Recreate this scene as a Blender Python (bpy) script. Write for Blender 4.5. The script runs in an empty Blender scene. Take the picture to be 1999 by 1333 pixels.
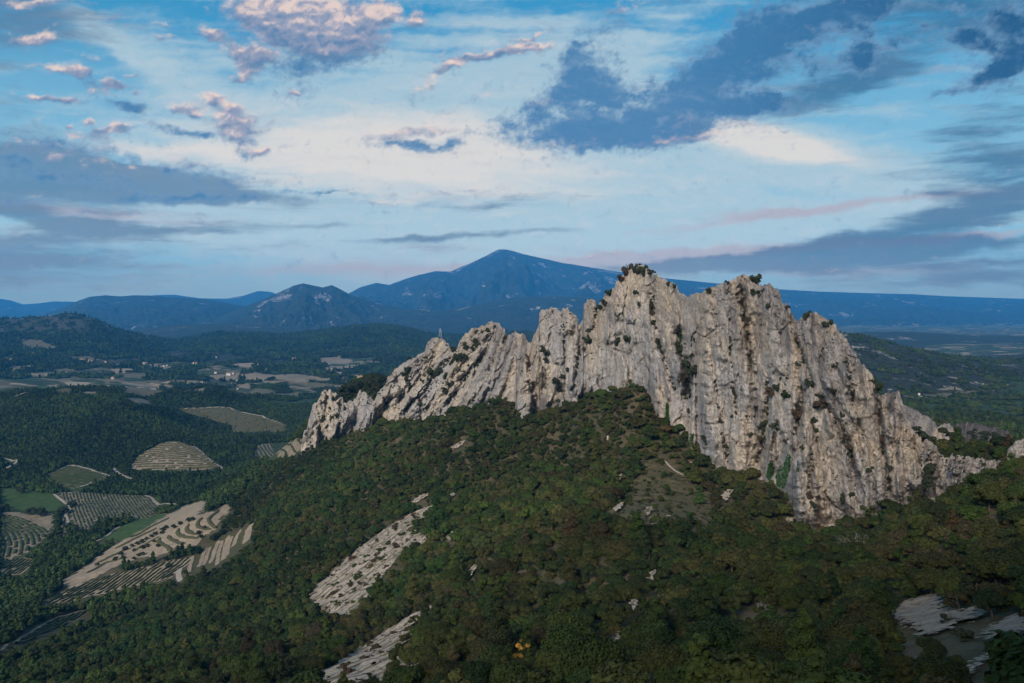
import bpy, math, random
import numpy as np
from mathutils import Vector
sc = bpy.context.scene
col = sc.collection
R = math.radians
random.seed(7)
rng = np.random.default_rng(7)

# ---------------------------------------------------------------- camera, sun, sky, exposure
F = 1500.0            # focal length in photo pixels (27 mm on full frame), horizon on photo row 600
cam_d = bpy.data.cameras.new('camera')
cam = bpy.data.objects.new('camera', cam_d); col.objects.link(cam)
cam.location = (0, 0, 0); cam.rotation_euler = (R(90), 0, 0)
cam_d.sensor_width = 36.0; cam_d.lens = 36.0 * F / 2000.0
cam_d.shift_y = -66.5 / 2000.0
cam_d.clip_start = 1.0; cam_d.clip_end = 200000
sc.camera = cam

SUN_EL, SUN_AZ = 30.0, 205.0       # degrees; azimuth clockwise from +Y: behind the camera
sun_d = bpy.data.lights.new('sun', 'SUN'); sun_d.energy = 3.8; sun_d.angle = R(20); sun_d.color = (1.0, 0.86, 0.72)
sun = bpy.data.objects.new('sun', sun_d); col.objects.link(sun)
sdir = Vector((math.sin(R(SUN_AZ)) * math.cos(R(SUN_EL)), math.cos(R(SUN_AZ)) * math.cos(R(SUN_EL)), math.sin(R(SUN_EL))))
sun.rotation_euler = sdir.to_track_quat('Z', 'Y').to_euler()

vs = sc.view_settings
vs.view_transform = 'Standard'; vs.look = 'None'; vs.exposure = 0.45; vs.gamma = 1.0; vs.use_curve_mapping = False
cy = sc.cycles
cy.volume_bounces = 1; cy.max_bounces = 5; cy.diffuse_bounces = 2; cy.glossy_bounces = 1; cy.transmission_bounces = 2
cy.transparent_max_bounces = 6
cy.use_denoising = True
try: cy.denoiser = 'OPENIMAGEDENOISE'
except Exception: pass

def lin(r, g, b, k=1.0):
    f = lambda c: (c / 255.0 / 12.92) if c / 255.0 <= 0.04045 else ((c / 255.0 + 0.055) / 1.055) ** 2.4
    return (f(r) * k, f(g) * k, f(b) * k, 1.0)

class NT:
    """small helper to write node graphs"""
    def __init__(s, tree):
        s.t = tree; s.L = tree.links
    def n(s, typ, **kw):
        nd = s.t.nodes.new(typ)
        for k, v in kw.items(): setattr(nd, k, v)
        return nd
    def put(s, sock, v):
        if v is None: return
        if isinstance(v, bpy.types.NodeSocket): s.L.new(v, sock)
        else:
            if sock.type == 'RGBA' and len(v) == 3: v = (*v, 1.0)
            sock.default_value = v
    def m(s, op, a, b=None, c=None, clamp=False):
        nd = s.n('ShaderNodeMath', operation=op, use_clamp=clamp)
        for i, v in enumerate((a, b, c)): s.put(nd.inputs[i], v)
        return nd.outputs[0]
    def v(s, op, a, b=None):
        nd = s.n('ShaderNodeVectorMath', operation=op)
        s.put(nd.inputs[0], a)
        if b is not None:
            if op == 'SCALE': s.put(nd.inputs['Scale'], b)
            else: s.put(nd.inputs[1], b)
        return nd.outputs['Value'] if op in ('DOT_PRODUCT', 'LENGTH') else nd.outputs[0]
    def mix(s, f, a, b, mode='MIX'):
        nd = s.n('ShaderNodeMix', data_type='RGBA', blend_type=mode)
        s.put(nd.inputs[0], f); s.put(nd.inputs[6], a); s.put(nd.inputs[7], b)
        return nd.outputs[2]
    def ss(s, x, lo, hi, a=0.0, b=1.0):
        nd = s.n('ShaderNodeMapRange', interpolation_type='SMOOTHSTEP')
        s.put(nd.inputs[0], x); s.put(nd.inputs[1], lo); s.put(nd.inputs[2], hi); s.put(nd.inputs[3], a); s.put(nd.inputs[4], b)
        return nd.outputs[0]
    def noise(s, vec, scale, detail=6, rough=0.55, dist=0.0, dim='3D'):
        nd = s.n('ShaderNodeTexNoise', noise_dimensions=dim)
        s.put(nd.inputs['Vector'], vec); s.put(nd.inputs['Scale'], scale); s.put(nd.inputs['Detail'], detail)
        s.put(nd.inputs['Roughness'], rough); s.put(nd.inputs['Distortion'], dist)
        return nd.outputs[0]
    def ramp(s, x, stops):
        nd = s.n('ShaderNodeValToRGB')
        cr = nd.color_ramp
        while len(cr.elements) > 1: cr.elements.remove(cr.elements[0])
        cr.elements[0].position = stops[0][0]; cr.elements[0].color = stops[0][1]
        for p, c in stops[1:]:
            e = cr.elements.new(p); e.color = c
        s.put(nd.inputs[0], x)
        return nd.outputs[0]
    def xyz(s, x, y, z):
        nd = s.n('ShaderNodeCombineXYZ')
        for i, v in enumerate((x, y, z)): s.put(nd.inputs[i], v)
        return nd.outputs[0]
    def map(s, vec, loc=(0, 0, 0), rot=(0, 0, 0), scale=(1, 1, 1), typ='POINT'):
        nd = s.n('ShaderNodeMapping', vector_type=typ)
        s.put(nd.inputs[0], vec); nd.inputs[1].default_value = loc; nd.inputs[2].default_value = rot; nd.inputs[3].default_value = scale
        return nd.outputs[0]

# ---------------------------------------------------------------- numpy noise
def _hash(ix, iy, seed):
    h = (ix.astype(np.int64) * 374761393 + iy.astype(np.int64) * 668265263 + seed * 974634777) & 0xFFFFFFFF
    h = ((h ^ (h >> 13)) * 1274126177) & 0xFFFFFFFF
    return (h ^ (h >> 16)) & 0xFFFFFFFF
def perlin(x, y, seed=0):
    x = np.asarray(x, float); y = np.asarray(y, float)
    x0 = np.floor(x); y0 = np.floor(y); fx = x - x0; fy = y - y0
    u = fx * fx * fx * (fx * (fx * 6 - 15) + 10); v = fy * fy * fy * (fy * (fy * 6 - 15) + 10)
    def g(dx, dy):
        a = _hash(x0 + dx, y0 + dy, seed) * (2 * math.pi / 4294967296.0)
        return np.cos(a) * (fx - dx) + np.sin(a) * (fy - dy)
    a = g(0, 0); b = g(1, 0); c = g(0, 1); d = g(1, 1)
    return (a + (b - a) * u + (c - a) * v + (a - b - c + d) * u * v) * 1.5
def fbm(x, y, octv=5, seed=0, rough=0.5, lac=2.03):
    s = 0; a = 1.0; t = 0
    for i in range(octv):
        s = s + a * perlin(x + 17.3 * i, y - 9.1 * i, seed + i * 13); t += a; a *= rough
        x = x * lac; y = y * lac
    return s / t
def ridged(x, y, octv=4, seed=0, rough=0.5):
    s = 0; a = 1.0; t = 0
    for i in range(octv):
        s = s + a * (1 - 2 * np.abs(perlin(x + 7.7 * i, y + 3.1 * i, seed + i * 29))); t += a; a *= rough
        x = x * 2.1; y = y * 2.1
    return s / t
def sstep(x, a, b):
    t = np.clip((x - a) / (b - a), 0, 1); return t * t * (3 - 2 * t)
def attr(me, name, data):
    data = np.asarray(data, np.float32)
    if data.ndim == 1:
        me.attributes.new(name, 'FLOAT', 'POINT').data.foreach_set('value', data)
    else:
        me.attributes.new(name, 'FLOAT_VECTOR', 'POINT').data.foreach_set('vector', np.ascontiguousarray(data).ravel())
def mesh_np(name, verts, faces, smooth=True):
    """verts (n,3), faces (m,3|4)"""
    verts = np.asarray(verts, np.float32); faces = np.asarray(faces, np.int32); k = faces.shape[1]
    me = bpy.data.meshes.new(name)
    me.vertices.add(len(verts)); me.vertices.foreach_set('co', verts.ravel())
    me.loops.add(faces.size); me.loops.foreach_set('vertex_index', faces.ravel())
    me.polygons.add(len(faces)); me.polygons.foreach_set('loop_start', np.arange(0, faces.size, k, dtype=np.int32))
    me.update(calc_edges=True)
    me.polygons.foreach_set('use_smooth', np.full(len(faces), smooth))
    me.update()
    return me
def grid_faces(nr, nc, wrap=False):
    i = np.arange(nr - 1)[:, None]; j = np.arange(nc if wrap else nc - 1)[None, :]
    jn = (j + 1) % nc
    a = i * nc + j; b = i * nc + jn; c = (i + 1) * nc + jn; d = (i + 1) * nc + j
    return np.stack([a, b, c, d], -1).reshape(-1, 4)
def link(name, me, mat=None, parent=None, loc=None):
    o = bpy.data.objects.new(name, me); col.objects.link(o)
    if mat is not None and me is not None and len(me.materials) == 0: me.materials.append(mat)
    if parent is not None: o.parent = parent
    if loc is not None: o.location = loc
    return o
def tag(o, label=None, cat=None, group=None, kind=None):
    if label: o['label'] = label
    if cat: o['category'] = cat
    if group: o['group'] = group
    if kind: o['kind'] = kind
    return o
def A(T, name, vec=False):
    nd = T.n('ShaderNodeAttribute', attribute_name=name); return nd.outputs['Vector' if vec else 'Fac']
# ---------------------------------------------------------------- world: clear evening air (Nishita); the cloudy sky in view is a far dome
SKY_K = 0.10
HAZE, HAZE_END, HAZE_TOP = 3.6e-5, 27500, 1800     # the air box built at the end
HAZE_GLOW = (.020, .165, .39)
EXPO = 2 ** vs.exposure
def cc(r, g, b): return lin(r, g, b, 1.0 / SKY_K / EXPO)
def nishita(T, vec=None):
    s = T.n('ShaderNodeTexSky', sky_type='NISHITA', sun_disc=False)
    s.sun_elevation = R(SUN_EL); s.sun_rotation = R(SUN_AZ); s.altitude = 700; s.air_density = 1.0; s.dust_density = 0.6; s.ozone_density = 2.0
    if vec is not None: T.put(s.inputs[0], vec)
    return T.mix(1.0, s.outputs[0], (0.42, 0.92, 0.98), 'MULTIPLY')
world = bpy.data.worlds.new('World'); sc.world = world; world.use_nodes = True
wt = world.node_tree; wt.nodes.clear(); W = NT(wt)
tc = W.n('ShaderNodeTexCoord')
wc = nishita(W)
wn = W.noise(W.map(tc.outputs['Generated'], scale=(1, 1, 3)), 3.0, 3, 0.6)
wc = W.mix(W.ss(wn, 0.35, 0.75, 0.25, 0.8), wc, cc(150, 172, 194))
bg = W.n('ShaderNodeBackground'); W.put(bg.inputs[0], wc); bg.inputs[1].default_value = 0.10
wo = W.n('ShaderNodeOutputWorld'); W.L.new(bg.outputs[0], wo.inputs[0])
world.cycles.sampling_method = 'MANUAL'; world.cycles.sample_map_resolution = 512

def build_sky():
    azs = np.concatenate([np.arange(-80, -37, 1.5), np.arange(-37, 37, 0.115), np.arange(37, 81, 1.5)])
    els = np.concatenate([np.arange(-6, -1, 1.0), np.arange(-1, 26, 0.115), np.arange(26, 62, 1.5)])
    AZ, EL = np.meshgrid(np.radians(azs), np.radians(els))
    D = np.stack([np.sin(AZ) * np.cos(EL), np.cos(AZ) * np.cos(EL), np.sin(EL)], -1)
    px = 1000 + F * D[..., 0] / D[..., 1]; py = 600 - F * D[..., 2] / D[..., 1]
    w1x = fbm(px / 90, py / 70, 4, 1, .6) * 26; w1y = fbm(px / 90, py / 70, 4, 2, .6) * 14
    w2x = fbm(px / 26, py / 20, 4, 3, .6) * 9; w2y = fbm(px / 26, py / 20, 4, 4, .6) * 7
    X = px + w1x + w2x; Y = py + w1y + w2y
    Xs = px + w1x; Ys = py + w1y
    def blobs(lst, X=X, Y=Y, dx=0, dy=0):
        s = np.zeros_like(X)
        for (bx, by, rx, ry, rot, w) in lst:
            c, sn = math.cos(R(rot)), math.sin(R(rot))
            ux = X + dx - bx; uy = -(Y + dy - by)
            a = (ux * c + uy * sn) / (rx * 1.25); b = (-ux * sn + uy * c) / (ry * 1.25)
            s += w * np.exp(-(a * a + b * b))
        return s
    streak = fbm(Xs / 420 + Ys / 900, Ys / 36, 6, 11, .55)
    streak2 = fbm(Xs / 170 - Ys / 300, Ys / 26, 5, 12, .6)
    veil = sstep(blobs([
        (780, 300, 430, 150, -3, 1.4), (900, 210, 360, 90, 5, 0.6), (1500, 285, 250, 45, -12, 1.25), (1250, 400, 640, 80, 0, 0.9),
        (230, 85, 150, 16, -38, 0.8), (340, 140, 120, 26, -30, .6), (200, 440, 420, 26, 0, 0.55), (1230, 480, 420, 30, 4, 0.6), (700, 470, 700, 50, 0, 0.6),
        (1250, 80, 160, 50, 20, 0.6), (1850, 395, 260, 24, 6, 0.4), (1040, 70, 200, 50, -20, .45)], Xs, Ys) + streak * 1.1 + fbm(Xs / 90, Ys / 40, 6, 14, .6) * .5, 0.0, 1.1)
    pink = sstep(blobs([(780, 318, 330, 56, -3, 1.0), (1450, 262, 110, 18, -14, 1.4), (1560, 290, 120, 22, -8, .8), (800, 250, 260, 40, 0, .5), (300, 290, 160, 16, 0, .4)], Xs, Ys) + streak2 * 0.5, 0.05, 1.0)
    plow = sstep(blobs([(1480, 488, 380, 9, 4, 1.0), (1450, 430, 260, 8, 8, .7), (1870, 462, 140, 7, 3, 1.1), (120, 412, 220, 12, -4, 0.9), (1200, 500, 200, 8, 3, .7),
        (550, 528, 300, 12, 0, .7), (1750, 528, 300, 12, 2, .8), (1700, 395, 260, 7, 5, .6), (1000, 520, 260, 8, 0, .6)], Xs, Ys) + streak * 0.8, 0.15, 1.0)
    bank = sstep(blobs([
        (60, 340, 200, 52, -6, 1.3), (300, 350, 220, 24, -10, .9), (350, 382, 220, 12, -3, 1.2), (1990, 330, 190, 50, 6, .9), (1850, 425, 240, 22, 12, 1.1), (1560, 500, 320, 10, 4, 1.0), (1700, 485, 260, 22, 6, .9),
        (20, 30, 170, 70, 0, 1.0), (1990, 10, 200, 60, 0, 1.0), (60, 500, 340, 50, 0, 1.0), (1980, 530, 420, 40, 0, .9), (1950, 220, 160, 50, 20, 0.6), (30, 200, 90, 50, 0, .5),  # the corner banks are added only to darken the sky's upper corners
        (1600, 60, 230, 50, 26, 0.5), (1620, 185, 160, 24, 18, .9), (1700, 120, 130, 30, 20, .6), (60, 420, 180, 12, -10, 1.0), (940, 405, 200, 10, 10, .5), (860, 462, 260, 7, 3, .6), (500, 445, 200, 9, 2, .45), (1100, 395, 120, 10, 12, .4)], Xs, Ys)
        + streak * 0.8, 0.1, 1.3)
    rag = fbm(X / 46, Y / 30, 7, 21, .68)
    DB = [(1460, 90, 120, 42, 30, 1.6), (1400, 135, 80, 24, 24, 1.0), (1590, 45, 120, 30, 24, 1.3), (1700, 12, 90, 16, 8, 1.5), (1690, 40, 60, 12, 25, .8), (1560, 130, 130, 20, 14, .8), (1480, 60, 60, 30, 60, .8),
        (1145, 165, 55, 40, 20, 1.5), (1130, 110, 26, 40, -10, 1.0), (1070, 200, 70, 18, 24, 1.2), (1200, 175, 40, 24, 0, .8), (1230, 240, 160, 26, 4, 1.5), (1400, 200, 130, 22, -4, 1.2), (1480, 205, 60, 18, 14, 1.1), (1150, 265, 110, 24, 0, 1.3), (1320, 260, 50, 16, 16, 1.1), (1260, 272, 70, 18, 0, .9), (1190, 60, 26, 34, -60, .7), 
        (1960, 110, 55, 60, 40, 1.5), (1880, 75, 36, 18, -10, 1.3), (1920, 150, 60, 14, 20, 1.2), (1870, 16, 22, 8, 0, 1.2), (1808, 52, 18, 7, 10, 1.0), (1985, 40, 36, 44, 50, 1.4), (1860, 178, 36, 6, 8, .9), (1690, 85, 34, 20, 60, 1.0), (1745, 90, 40, 14, 10, .9), (1690, 125, 30, 14, 0, .9), (1640, 130, 50, 20, 20, .7),
        (640, 108, 80, 20, -4, 1.0), (575, 172, 30, 34, 60, .8), (700, 78, 50, 22, 10, .8), (600, 130, 50, 16, 0, .7), (812, 283, 60, 8, -2, 1.4), (880, 275, 24, 8, 0, .9), (240, 208, 34, 9, -10, 1.2), (180, 165, 36, 16, -14, 1.0), (270, 212, 28, 7, 0, .9), (345, 255, 50, 7, -12, 1.2), (400, 265, 24, 6, -6, .9), (485, 302, 16, 6, 0, .9), (470, 270, 26, 18, -30, .8),
        (120, 348, 190, 14, -3, 1.0), (350, 387, 150, 8, -1, 1.4), (60, 270, 90, 12, -10, .9), (340, 330, 110, 12, -14, .9), (480, 345, 80, 10, -10, .6), (40, 310, 100, 18, 0, .9), (60, 392, 110, 6, 0, .7), (630, 378, 60, 3, -3, .9),
        (280, 3, 14, 3, 0, .8), (1320, 3, 60, 6, 0, .8), (760, 410, 26, 3, 0, .8), (200, 412, 90, 5, 4, .5)]
    dark = blobs(DB) * .95 - .14 + rag * 1.1 + fbm(X / 9, Y / 22, 4, 26, .6) * .35 + (np.abs(fbm(X / 20, Y / 13, 5, 23, .65))) * -.9 + .18
    thick = sstep(blobs(DB, Xs, Ys) + rag * 1.6 + fbm(X / 60, Y / 22, 4, 25, .6) * 1.2, .5, 2.0)
    PB = [(610, 30, 80, 34, 0, 1.4), (540, 8, 80, 18, 0, 1.2), (680, 60, 60, 30, -10, 1.2), (650, 85, 70, 26, 0, 1.0), (735, 24, 26, 26, 20, 1.1), (812, 38, 17, 13, 35, 1.6), (768, 26, 14, 16, 0, 1.2), (510, 30, 50, 20, -10, 1.0), (590, 72, 60, 26, 0, 1.2), (520, 50, 30, 20, 0, .8),
        (462, 100, 30, 13, -30, 1.3), (500, 118, 26, 18, -30, 1.2), (485, 140, 16, 16, 60, .9), (463, 155, 18, 9, 25, 1.3), (530, 112, 26, 10, -20, 1.0), (414, 60, 22, 9, -5, 1.6), (418, 72, 14, 8, 0, 1.0), (575, 182, 11, 5, 0, 1.8), (632, 107, 9, 5, 0, 1.5), (683, 56, 14, 8, 0, .8),
        (40, 80, 32, 7, 5, 1.3), (85, 75, 26, 11, 0, 1.2), (120, 135, 40, 6, -6, 1.5), (150, 142, 30, 6, 0, 1.0), (220, 160, 22, 6, -4, 1.7), (80, 190, 40, 5, -4, 1.4), (130, 195, 30, 6, 0, .9), (262, 177, 8, 4, 0, 1.4), (180, 115, 30, 9, 0, .8), (30, 12, 50, 8, 5, 1.0), (100, 3, 60, 6, 0, 1.0), (318, 50, 18, 5, 0, 1.1), (318, 75, 22, 7, 0, 1.0), (215, 36, 34, 5, 0, .7), (262, 146, 8, 3, 0, .9), (190, 178, 20, 9, 0, .7),
        (232, 253, 26, 9, 8, 1.6), (172, 262, 34, 12, 0, .9), (178, 240, 8, 5, 0, 1.3), (147, 241, 8, 5, 0, 1.2), (75, 238, 16, 12, 0, .7), (108, 310, 18, 6, 15, .9), (355, 213, 20, 9, 0, 1.4), (382, 224, 9, 5, 0, 1.3), (418, 196, 17, 8, 0, 1.6), (455, 210, 14, 8, 0, 1.2), (440, 225, 50, 18, -30, 1.0), (450, 262, 44, 16, -30, 1.0), (517, 294, 16, 6, 0, 1.4), (490, 240, 34, 20, 0, .7),
        (960, 108, 70, 6, 10, 1.5), (1020, 100, 46, 9, 6, 1.3), (880, 126, 34, 6, 20, 1.5), (1038, 74, 28, 5, 28, 1.2), (865, 105, 12, 7, 0, .9), (1010, 80, 14, 4, 0, .8), (760, 265, 46, 9, 5, 1.0), (850, 255, 50, 9, 3, .8), (820, 175, 34, 14, 38, .8), (930, 195, 70, 7, 25, .6), (1215, 16, 40, 12, 20, .8), (1050, 203, 22, 10, 0, .7), (1360, 268, 60, 8, 14, .9), (1290, 278, 50, 8, 5, .6), (1080, 285, 60, 8, 0, .7), (1330, 245, 14, 10, 60, .6),
        (370, 320, 60, 10, -12, .8), (140, 345, 50, 8, 0, .5), (230, 325, 70, 12, -5, .6), (745, 395, 40, 4, 3, .8), (760, 380, 30, 4, 0, .5), (910, 375, 70, 5, 3, .7), (90, 285, 90, 10, -4, .6), (1160, 500, 60, 3, 2, .6)]
    pn_ = fbm(X / 26, Y / 18, 7, 31, .62)
    pf = blobs(PB) - .06 + pn_ * 0.9
    num = np.zeros_like(X); den = np.full_like(X, .12)
    for (bx, by, rx, ry, rot, w) in PB:
        g = w * np.exp(-(((X - bx) / (rx * 1.5)) ** 2 + ((Y - by) / (ry * 1.5)) ** 2)); num += g * np.clip(-(Y - by) / ry, -1.6, 1.6); den += g
    lit = num / den * .55 + fbm(X / 40, Y / 26, 5, 33, .6) * .85 + (fbm(X / 34, Y / 24, 5, 34, .55) - fbm((X + 3) / 34, (Y - 8) / 24, 5, 34, .55)) * .8
    rad = 72000.0
    me = mesh_np('sky', (D * rad).reshape(-1, 3), grid_faces(len(els), len(azs)))
    for n_, d_ in (('veil', veil), ('pink', pink), ('plow', plow), ('bank', bank), ('dark', dark), ('puff', pf), ('lit', lit), ('thick', thick)): attr(me, n_, d_.ravel())
    fade = sstep(80 - np.abs(np.degrees(AZ)), 0, 30) * sstep(60 - np.degrees(EL), 0, 26) * sstep(np.degrees(EL), -6, -4)
    attr(me, 'seen', fade.ravel())
    mt = bpy.data.materials.new('sky'); mt.use_nodes = True; mt.node_tree.nodes.clear(); T = NT(mt.node_tree)
    geo = T.n('ShaderNodeNewGeometry')
    d = T.v('NORMALIZE', geo.outputs['Position'])
    sp = T.n('ShaderNodeSeparateXYZ'); T.put(sp.inputs[0], d)
    el = T.m('ARCSINE', sp.outputs[2])
    fine = T.noise(T.map(d, scale=(1, 1, 1.6)), 90, 7, 0.66)
    fn = T.m('SUBTRACT', fine, 0.5)
    air = T.mix(T.ss(el, 0.37, 0.16, 0.0, 0.78), T.mix(.75, nishita(T, d), cc(48, 148, 196)), cc(140, 190, 214))
    c = T.mix(T.m('MULTIPLY', A(T, 'veil'), 0.92), air, T.mix(A(T, 'lit'), cc(168, 197, 212), cc(186, 202, 213)))
    c = T.mix(T.m('MULTIPLY', A(T, 'pink'), 0.82), c, cc(224, 218, 213))
    c = T.mix(T.m('MULTIPLY', A(T, 'plow'), 0.7), c, cc(176, 168, 184))
    bk = T.ss(T.m('ADD', A(T, 'bank'), T.m('MULTIPLY', T.m('SUBTRACT', T.noise(T.map(d, rot=(0, R(-6), 0), scale=(1, 1, 7)), 16, 7, .62, .5), .5), 1.1)), .05, .95)
    c = T.mix(T.m('MULTIPLY', bk, 0.80), c, T.mix(T.ss(sp.outputs[0], -.5, .5), cc(92, 128, 160), cc(56, 108, 148)))
    c = T.mix(T.ss(el, 0.10, 0.01, 0.0, 0.62), c, T.mix(T.m('ABSOLUTE', sp.outputs[0]), cc(150, 172, 194), cc(70, 112, 150)))
    dk = T.m('ADD', A(T, 'dark'), T.m('MULTIPLY', fn, 1.25))
    darkc = T.mix(T.m('ADD', A(T, 'thick'), T.m('MULTIPLY', fn, .8), clamp=True), cc(112, 150, 184), T.mix(T.ss(sp.outputs[0], 0.15, 0.58), cc(70, 126, 172), cc(36, 90, 134)))
    c = T.mix(T.ss(dk, 0.05, 1.35, 0, .94), c, darkc)
    p = T.m('ADD', A(T, 'puff'), T.m('MULTIPLY', fn, 1.2))
    li = T.m('ADD', A(T, 'lit'), T.m('MULTIPLY', fn, .5))
    pc = T.mix(T.ss(li, -0.7, 0.2), cc(96, 132, 170), cc(156, 162, 184))
    pc = T.mix(T.ss(li, -0.05, 0.6), pc, cc(230, 208, 200))
    c = T.mix(T.ss(p, 0.1, 1.4, 0, .95), c, pc)
    # the dome is seen through the haze box: clear-air colour of the same sky
    path = T.m('MINIMUM', T.m('DIVIDE', HAZE_END, T.m('MAXIMUM', sp.outputs[1], .2)), T.m('DIVIDE', HAZE_TOP, T.m('MAXIMUM', sp.outputs[2], .01)))
    tr_ = T.m('EXPONENT', T.m('MULTIPLY', path, -HAZE))
    gl = T.v('SCALE', HAZE_GLOW, T.m('SUBTRACT', 1.0, tr_)); gl = T.v('SCALE', gl, 1 / SKY_K)
    c = T.v('SCALE', T.v('MAXIMUM', T.v('SUBTRACT', c, gl), (.01, .01, .01)), T.m('DIVIDE', 1.0, tr_))
    em = T.n('ShaderNodeEmission'); T.put(em.inputs[0], c); em.inputs[1].default_value = SKY_K
    tr = T.n('ShaderNodeBsdfTransparent'); mx = T.n('ShaderNodeMixShader')
    T.put(mx.inputs[0], A(T, 'seen')); T.L.new(tr.outputs[0], mx.inputs[1]); T.L.new(em.outputs[0], mx.inputs[2])
    out = T.n('ShaderNodeOutputMaterial'); T.L.new(mx.outputs[0], out.inputs[0])
    mt.cycles.emission_sampling = 'NONE'
    tag(link('sky', me, mt), kind='structure', label='evening sky with drifting broken clouds above the mountains')
build_sky()
# ---------------------------------------------------------------- materials
def new_mat(name):
    m = bpy.data.materials.new(name); m.use_nodes = True; m.node_tree.nodes.clear(); T = NT(m.node_tree)
    return m, T
def finish(T, colr, rough=0.9, bump=None, bstr=0.3, bdist=1.0, spec=0.2):
    p = T.n('ShaderNodeBsdfPrincipled'); T.put(p.inputs['Base Color'], colr); T.put(p.inputs['Roughness'], rough)
    p.inputs['Specular IOR Level'].default_value = spec
    if bump is not None:
        b = T.n('ShaderNodeBump'); T.put(b.inputs['Height'], bump); b.inputs['Strength'].default_value = bstr; b.inputs['Distance'].default_value = bdist
        T.L.new(b.outputs[0], p.inputs['Normal'])
    o = T.n('ShaderNodeOutputMaterial'); T.L.new(p.outputs[0], o.inputs[0])
def pos(T): return T.n('ShaderNodeNewGeometry').outputs['Position']

# wild ground: brown garrigue soil near, woodland and small fields far off
M_ground, T = new_mat('ground'); P = pos(T)
n1 = T.noise(P, 0.05, 6, .6); n2 = T.noise(P, 0.6, 4, .6); n3 = T.noise(P, 0.004, 6, .6)
soil = T.mix(T.ss(n1, .4, .62), (.040, .040, .018), (.085, .066, .036))
soil = T.mix(T.ss(n2, .55, .72), soil, (.13, .11, .075))
dist = T.v('LENGTH', P)
wood = T.mix(T.ss(n1, .35, .65), (.016, .030, .010), (.035, .055, .020))
vor = T.n('ShaderNodeTexVoronoi'); T.put(vor.inputs['Vector'], T.map(P, scale=(1, 1.8, 0))); vor.inputs['Scale'].default_value = 0.011
fieldc = T.ramp(T.m('FRACT', T.m('MULTIPLY', T.noise(vor.outputs['Position'], 3.1, 0, 0), 7.0)), [(0, (.020, .034, .014, 1)), (.30, (.036, .050, .020, 1)), (.52, (.085, .075, .042, 1)), (.72, (.16, .13, .085, 1)), (.9, (.26, .215, .15, 1))])
far = T.mix(T.ss(n3, .47, .53), wood, fieldc)
c = T.mix(T.ss(dist, 2600, 3800), T.mix(T.ss(dist, 900, 1300), soil, wood), far)
finish(T, c, .95, n2, .5, 1.0)

def rock_mat(name, warm=(.49, .42, .34), cool=(.38, .365, .36), vec='flow', k=1.0):
    m, T = new_mat(name); P = pos(T)
    fl = A(T, vec, True)            # metres across / down the flutes
    w1 = T.n('ShaderNodeTexNoise'); T.put(w1.inputs['Vector'], fl); w1.inputs['Scale'].default_value = .06; w1.inputs['Detail'].default_value = 4
    fw = T.v('ADD', fl, T.v('SCALE', T.v('SUBTRACT', w1.outputs[1], (.5, .5, .5)), 9.0))
    s1 = T.noise(T.map(fw, scale=(1, .07, 0)), .26, 7, .60, .2)     # water streaks
    s2 = T.noise(T.map(fw, scale=(1, .30, 0)), .055, 6, .6)        # broad tone of each wall
    s3 = T.noise(T.map(fw, scale=(1, .05, 0)), .9, 5, .6)
    big = T.noise(T.map(fl, scale=(1, .5, 0)), .03, 4, .6)
    fine = T.noise(P, .55, 9, .70)
    cr = T.noise(T.map(P, scale=(1, 1, .45)), .22, 8, .62, .6)
    c = T.mix(T.ss(s2, .40, .60), warm, cool)
    c = T.mix(T.m('MULTIPLY', T.ss(s1, .46, .66), T.ss(big, .36, .56, .15, .9)), c, (.150, .140, .150))
    c = T.mix(T.m('MULTIPLY', T.ss(s3, .52, .70), T.ss(big, .40, .60, .75, .15)), c, (.50, .45, .385))
    c = T.mix(T.m('MULTIPLY', T.ss(s2, .53, .66), T.ss(s1, .50, .36, 0, .65)), c, (.34, .235, .145))
    c = T.mix(T.ss(fine, .32, .50, .48, 0), c, (.115, .10, .085))
    c = T.mix(T.ss(fine, .56, .72, 0, .40), c, (.52, .48, .42))
    crk = T.m('ABSOLUTE', T.m('SUBTRACT', cr, .5))
    c = T.mix(T.ss(crk, .0, .014, .55, 0), c, (.09, .078, .065))
    pit = T.n('ShaderNodeTexVoronoi'); T.put(pit.inputs['Vector'], T.map(P, scale=(1, 1, .7))); pit.inputs['Scale'].default_value = .55
    gate = T.noise(P, .06, 4, .65)
    pm = T.m('MULTIPLY', T.ss(pit.outputs['Distance'], .10, .26, 1, 0), T.ss(gate, .52, .62))
    c = T.mix(T.m('MULTIPLY', pm, .55), c, (.05, .042, .032))
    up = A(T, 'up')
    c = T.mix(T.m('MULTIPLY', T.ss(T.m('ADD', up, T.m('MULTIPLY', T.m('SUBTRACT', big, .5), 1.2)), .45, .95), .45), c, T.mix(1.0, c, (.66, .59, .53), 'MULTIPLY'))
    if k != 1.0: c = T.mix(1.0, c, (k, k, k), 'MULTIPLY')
    h = T.m('ADD', T.m('MULTIPLY', fine, 2.0), T.m('ADD', T.m('MULTIPLY', s3, .7), T.m('ADD', T.m('MULTIPLY', s1, 1.0), T.m('MULTIPLY', T.ss(crk, 0, .03), .35))))
    finish(T, c, .92, h, 1.0, 1.0, .15)
    return m
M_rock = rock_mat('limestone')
M_rock_grey = rock_mat('grey_limestone', (.27, .26, .25), (.20, .20, .215))

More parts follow.
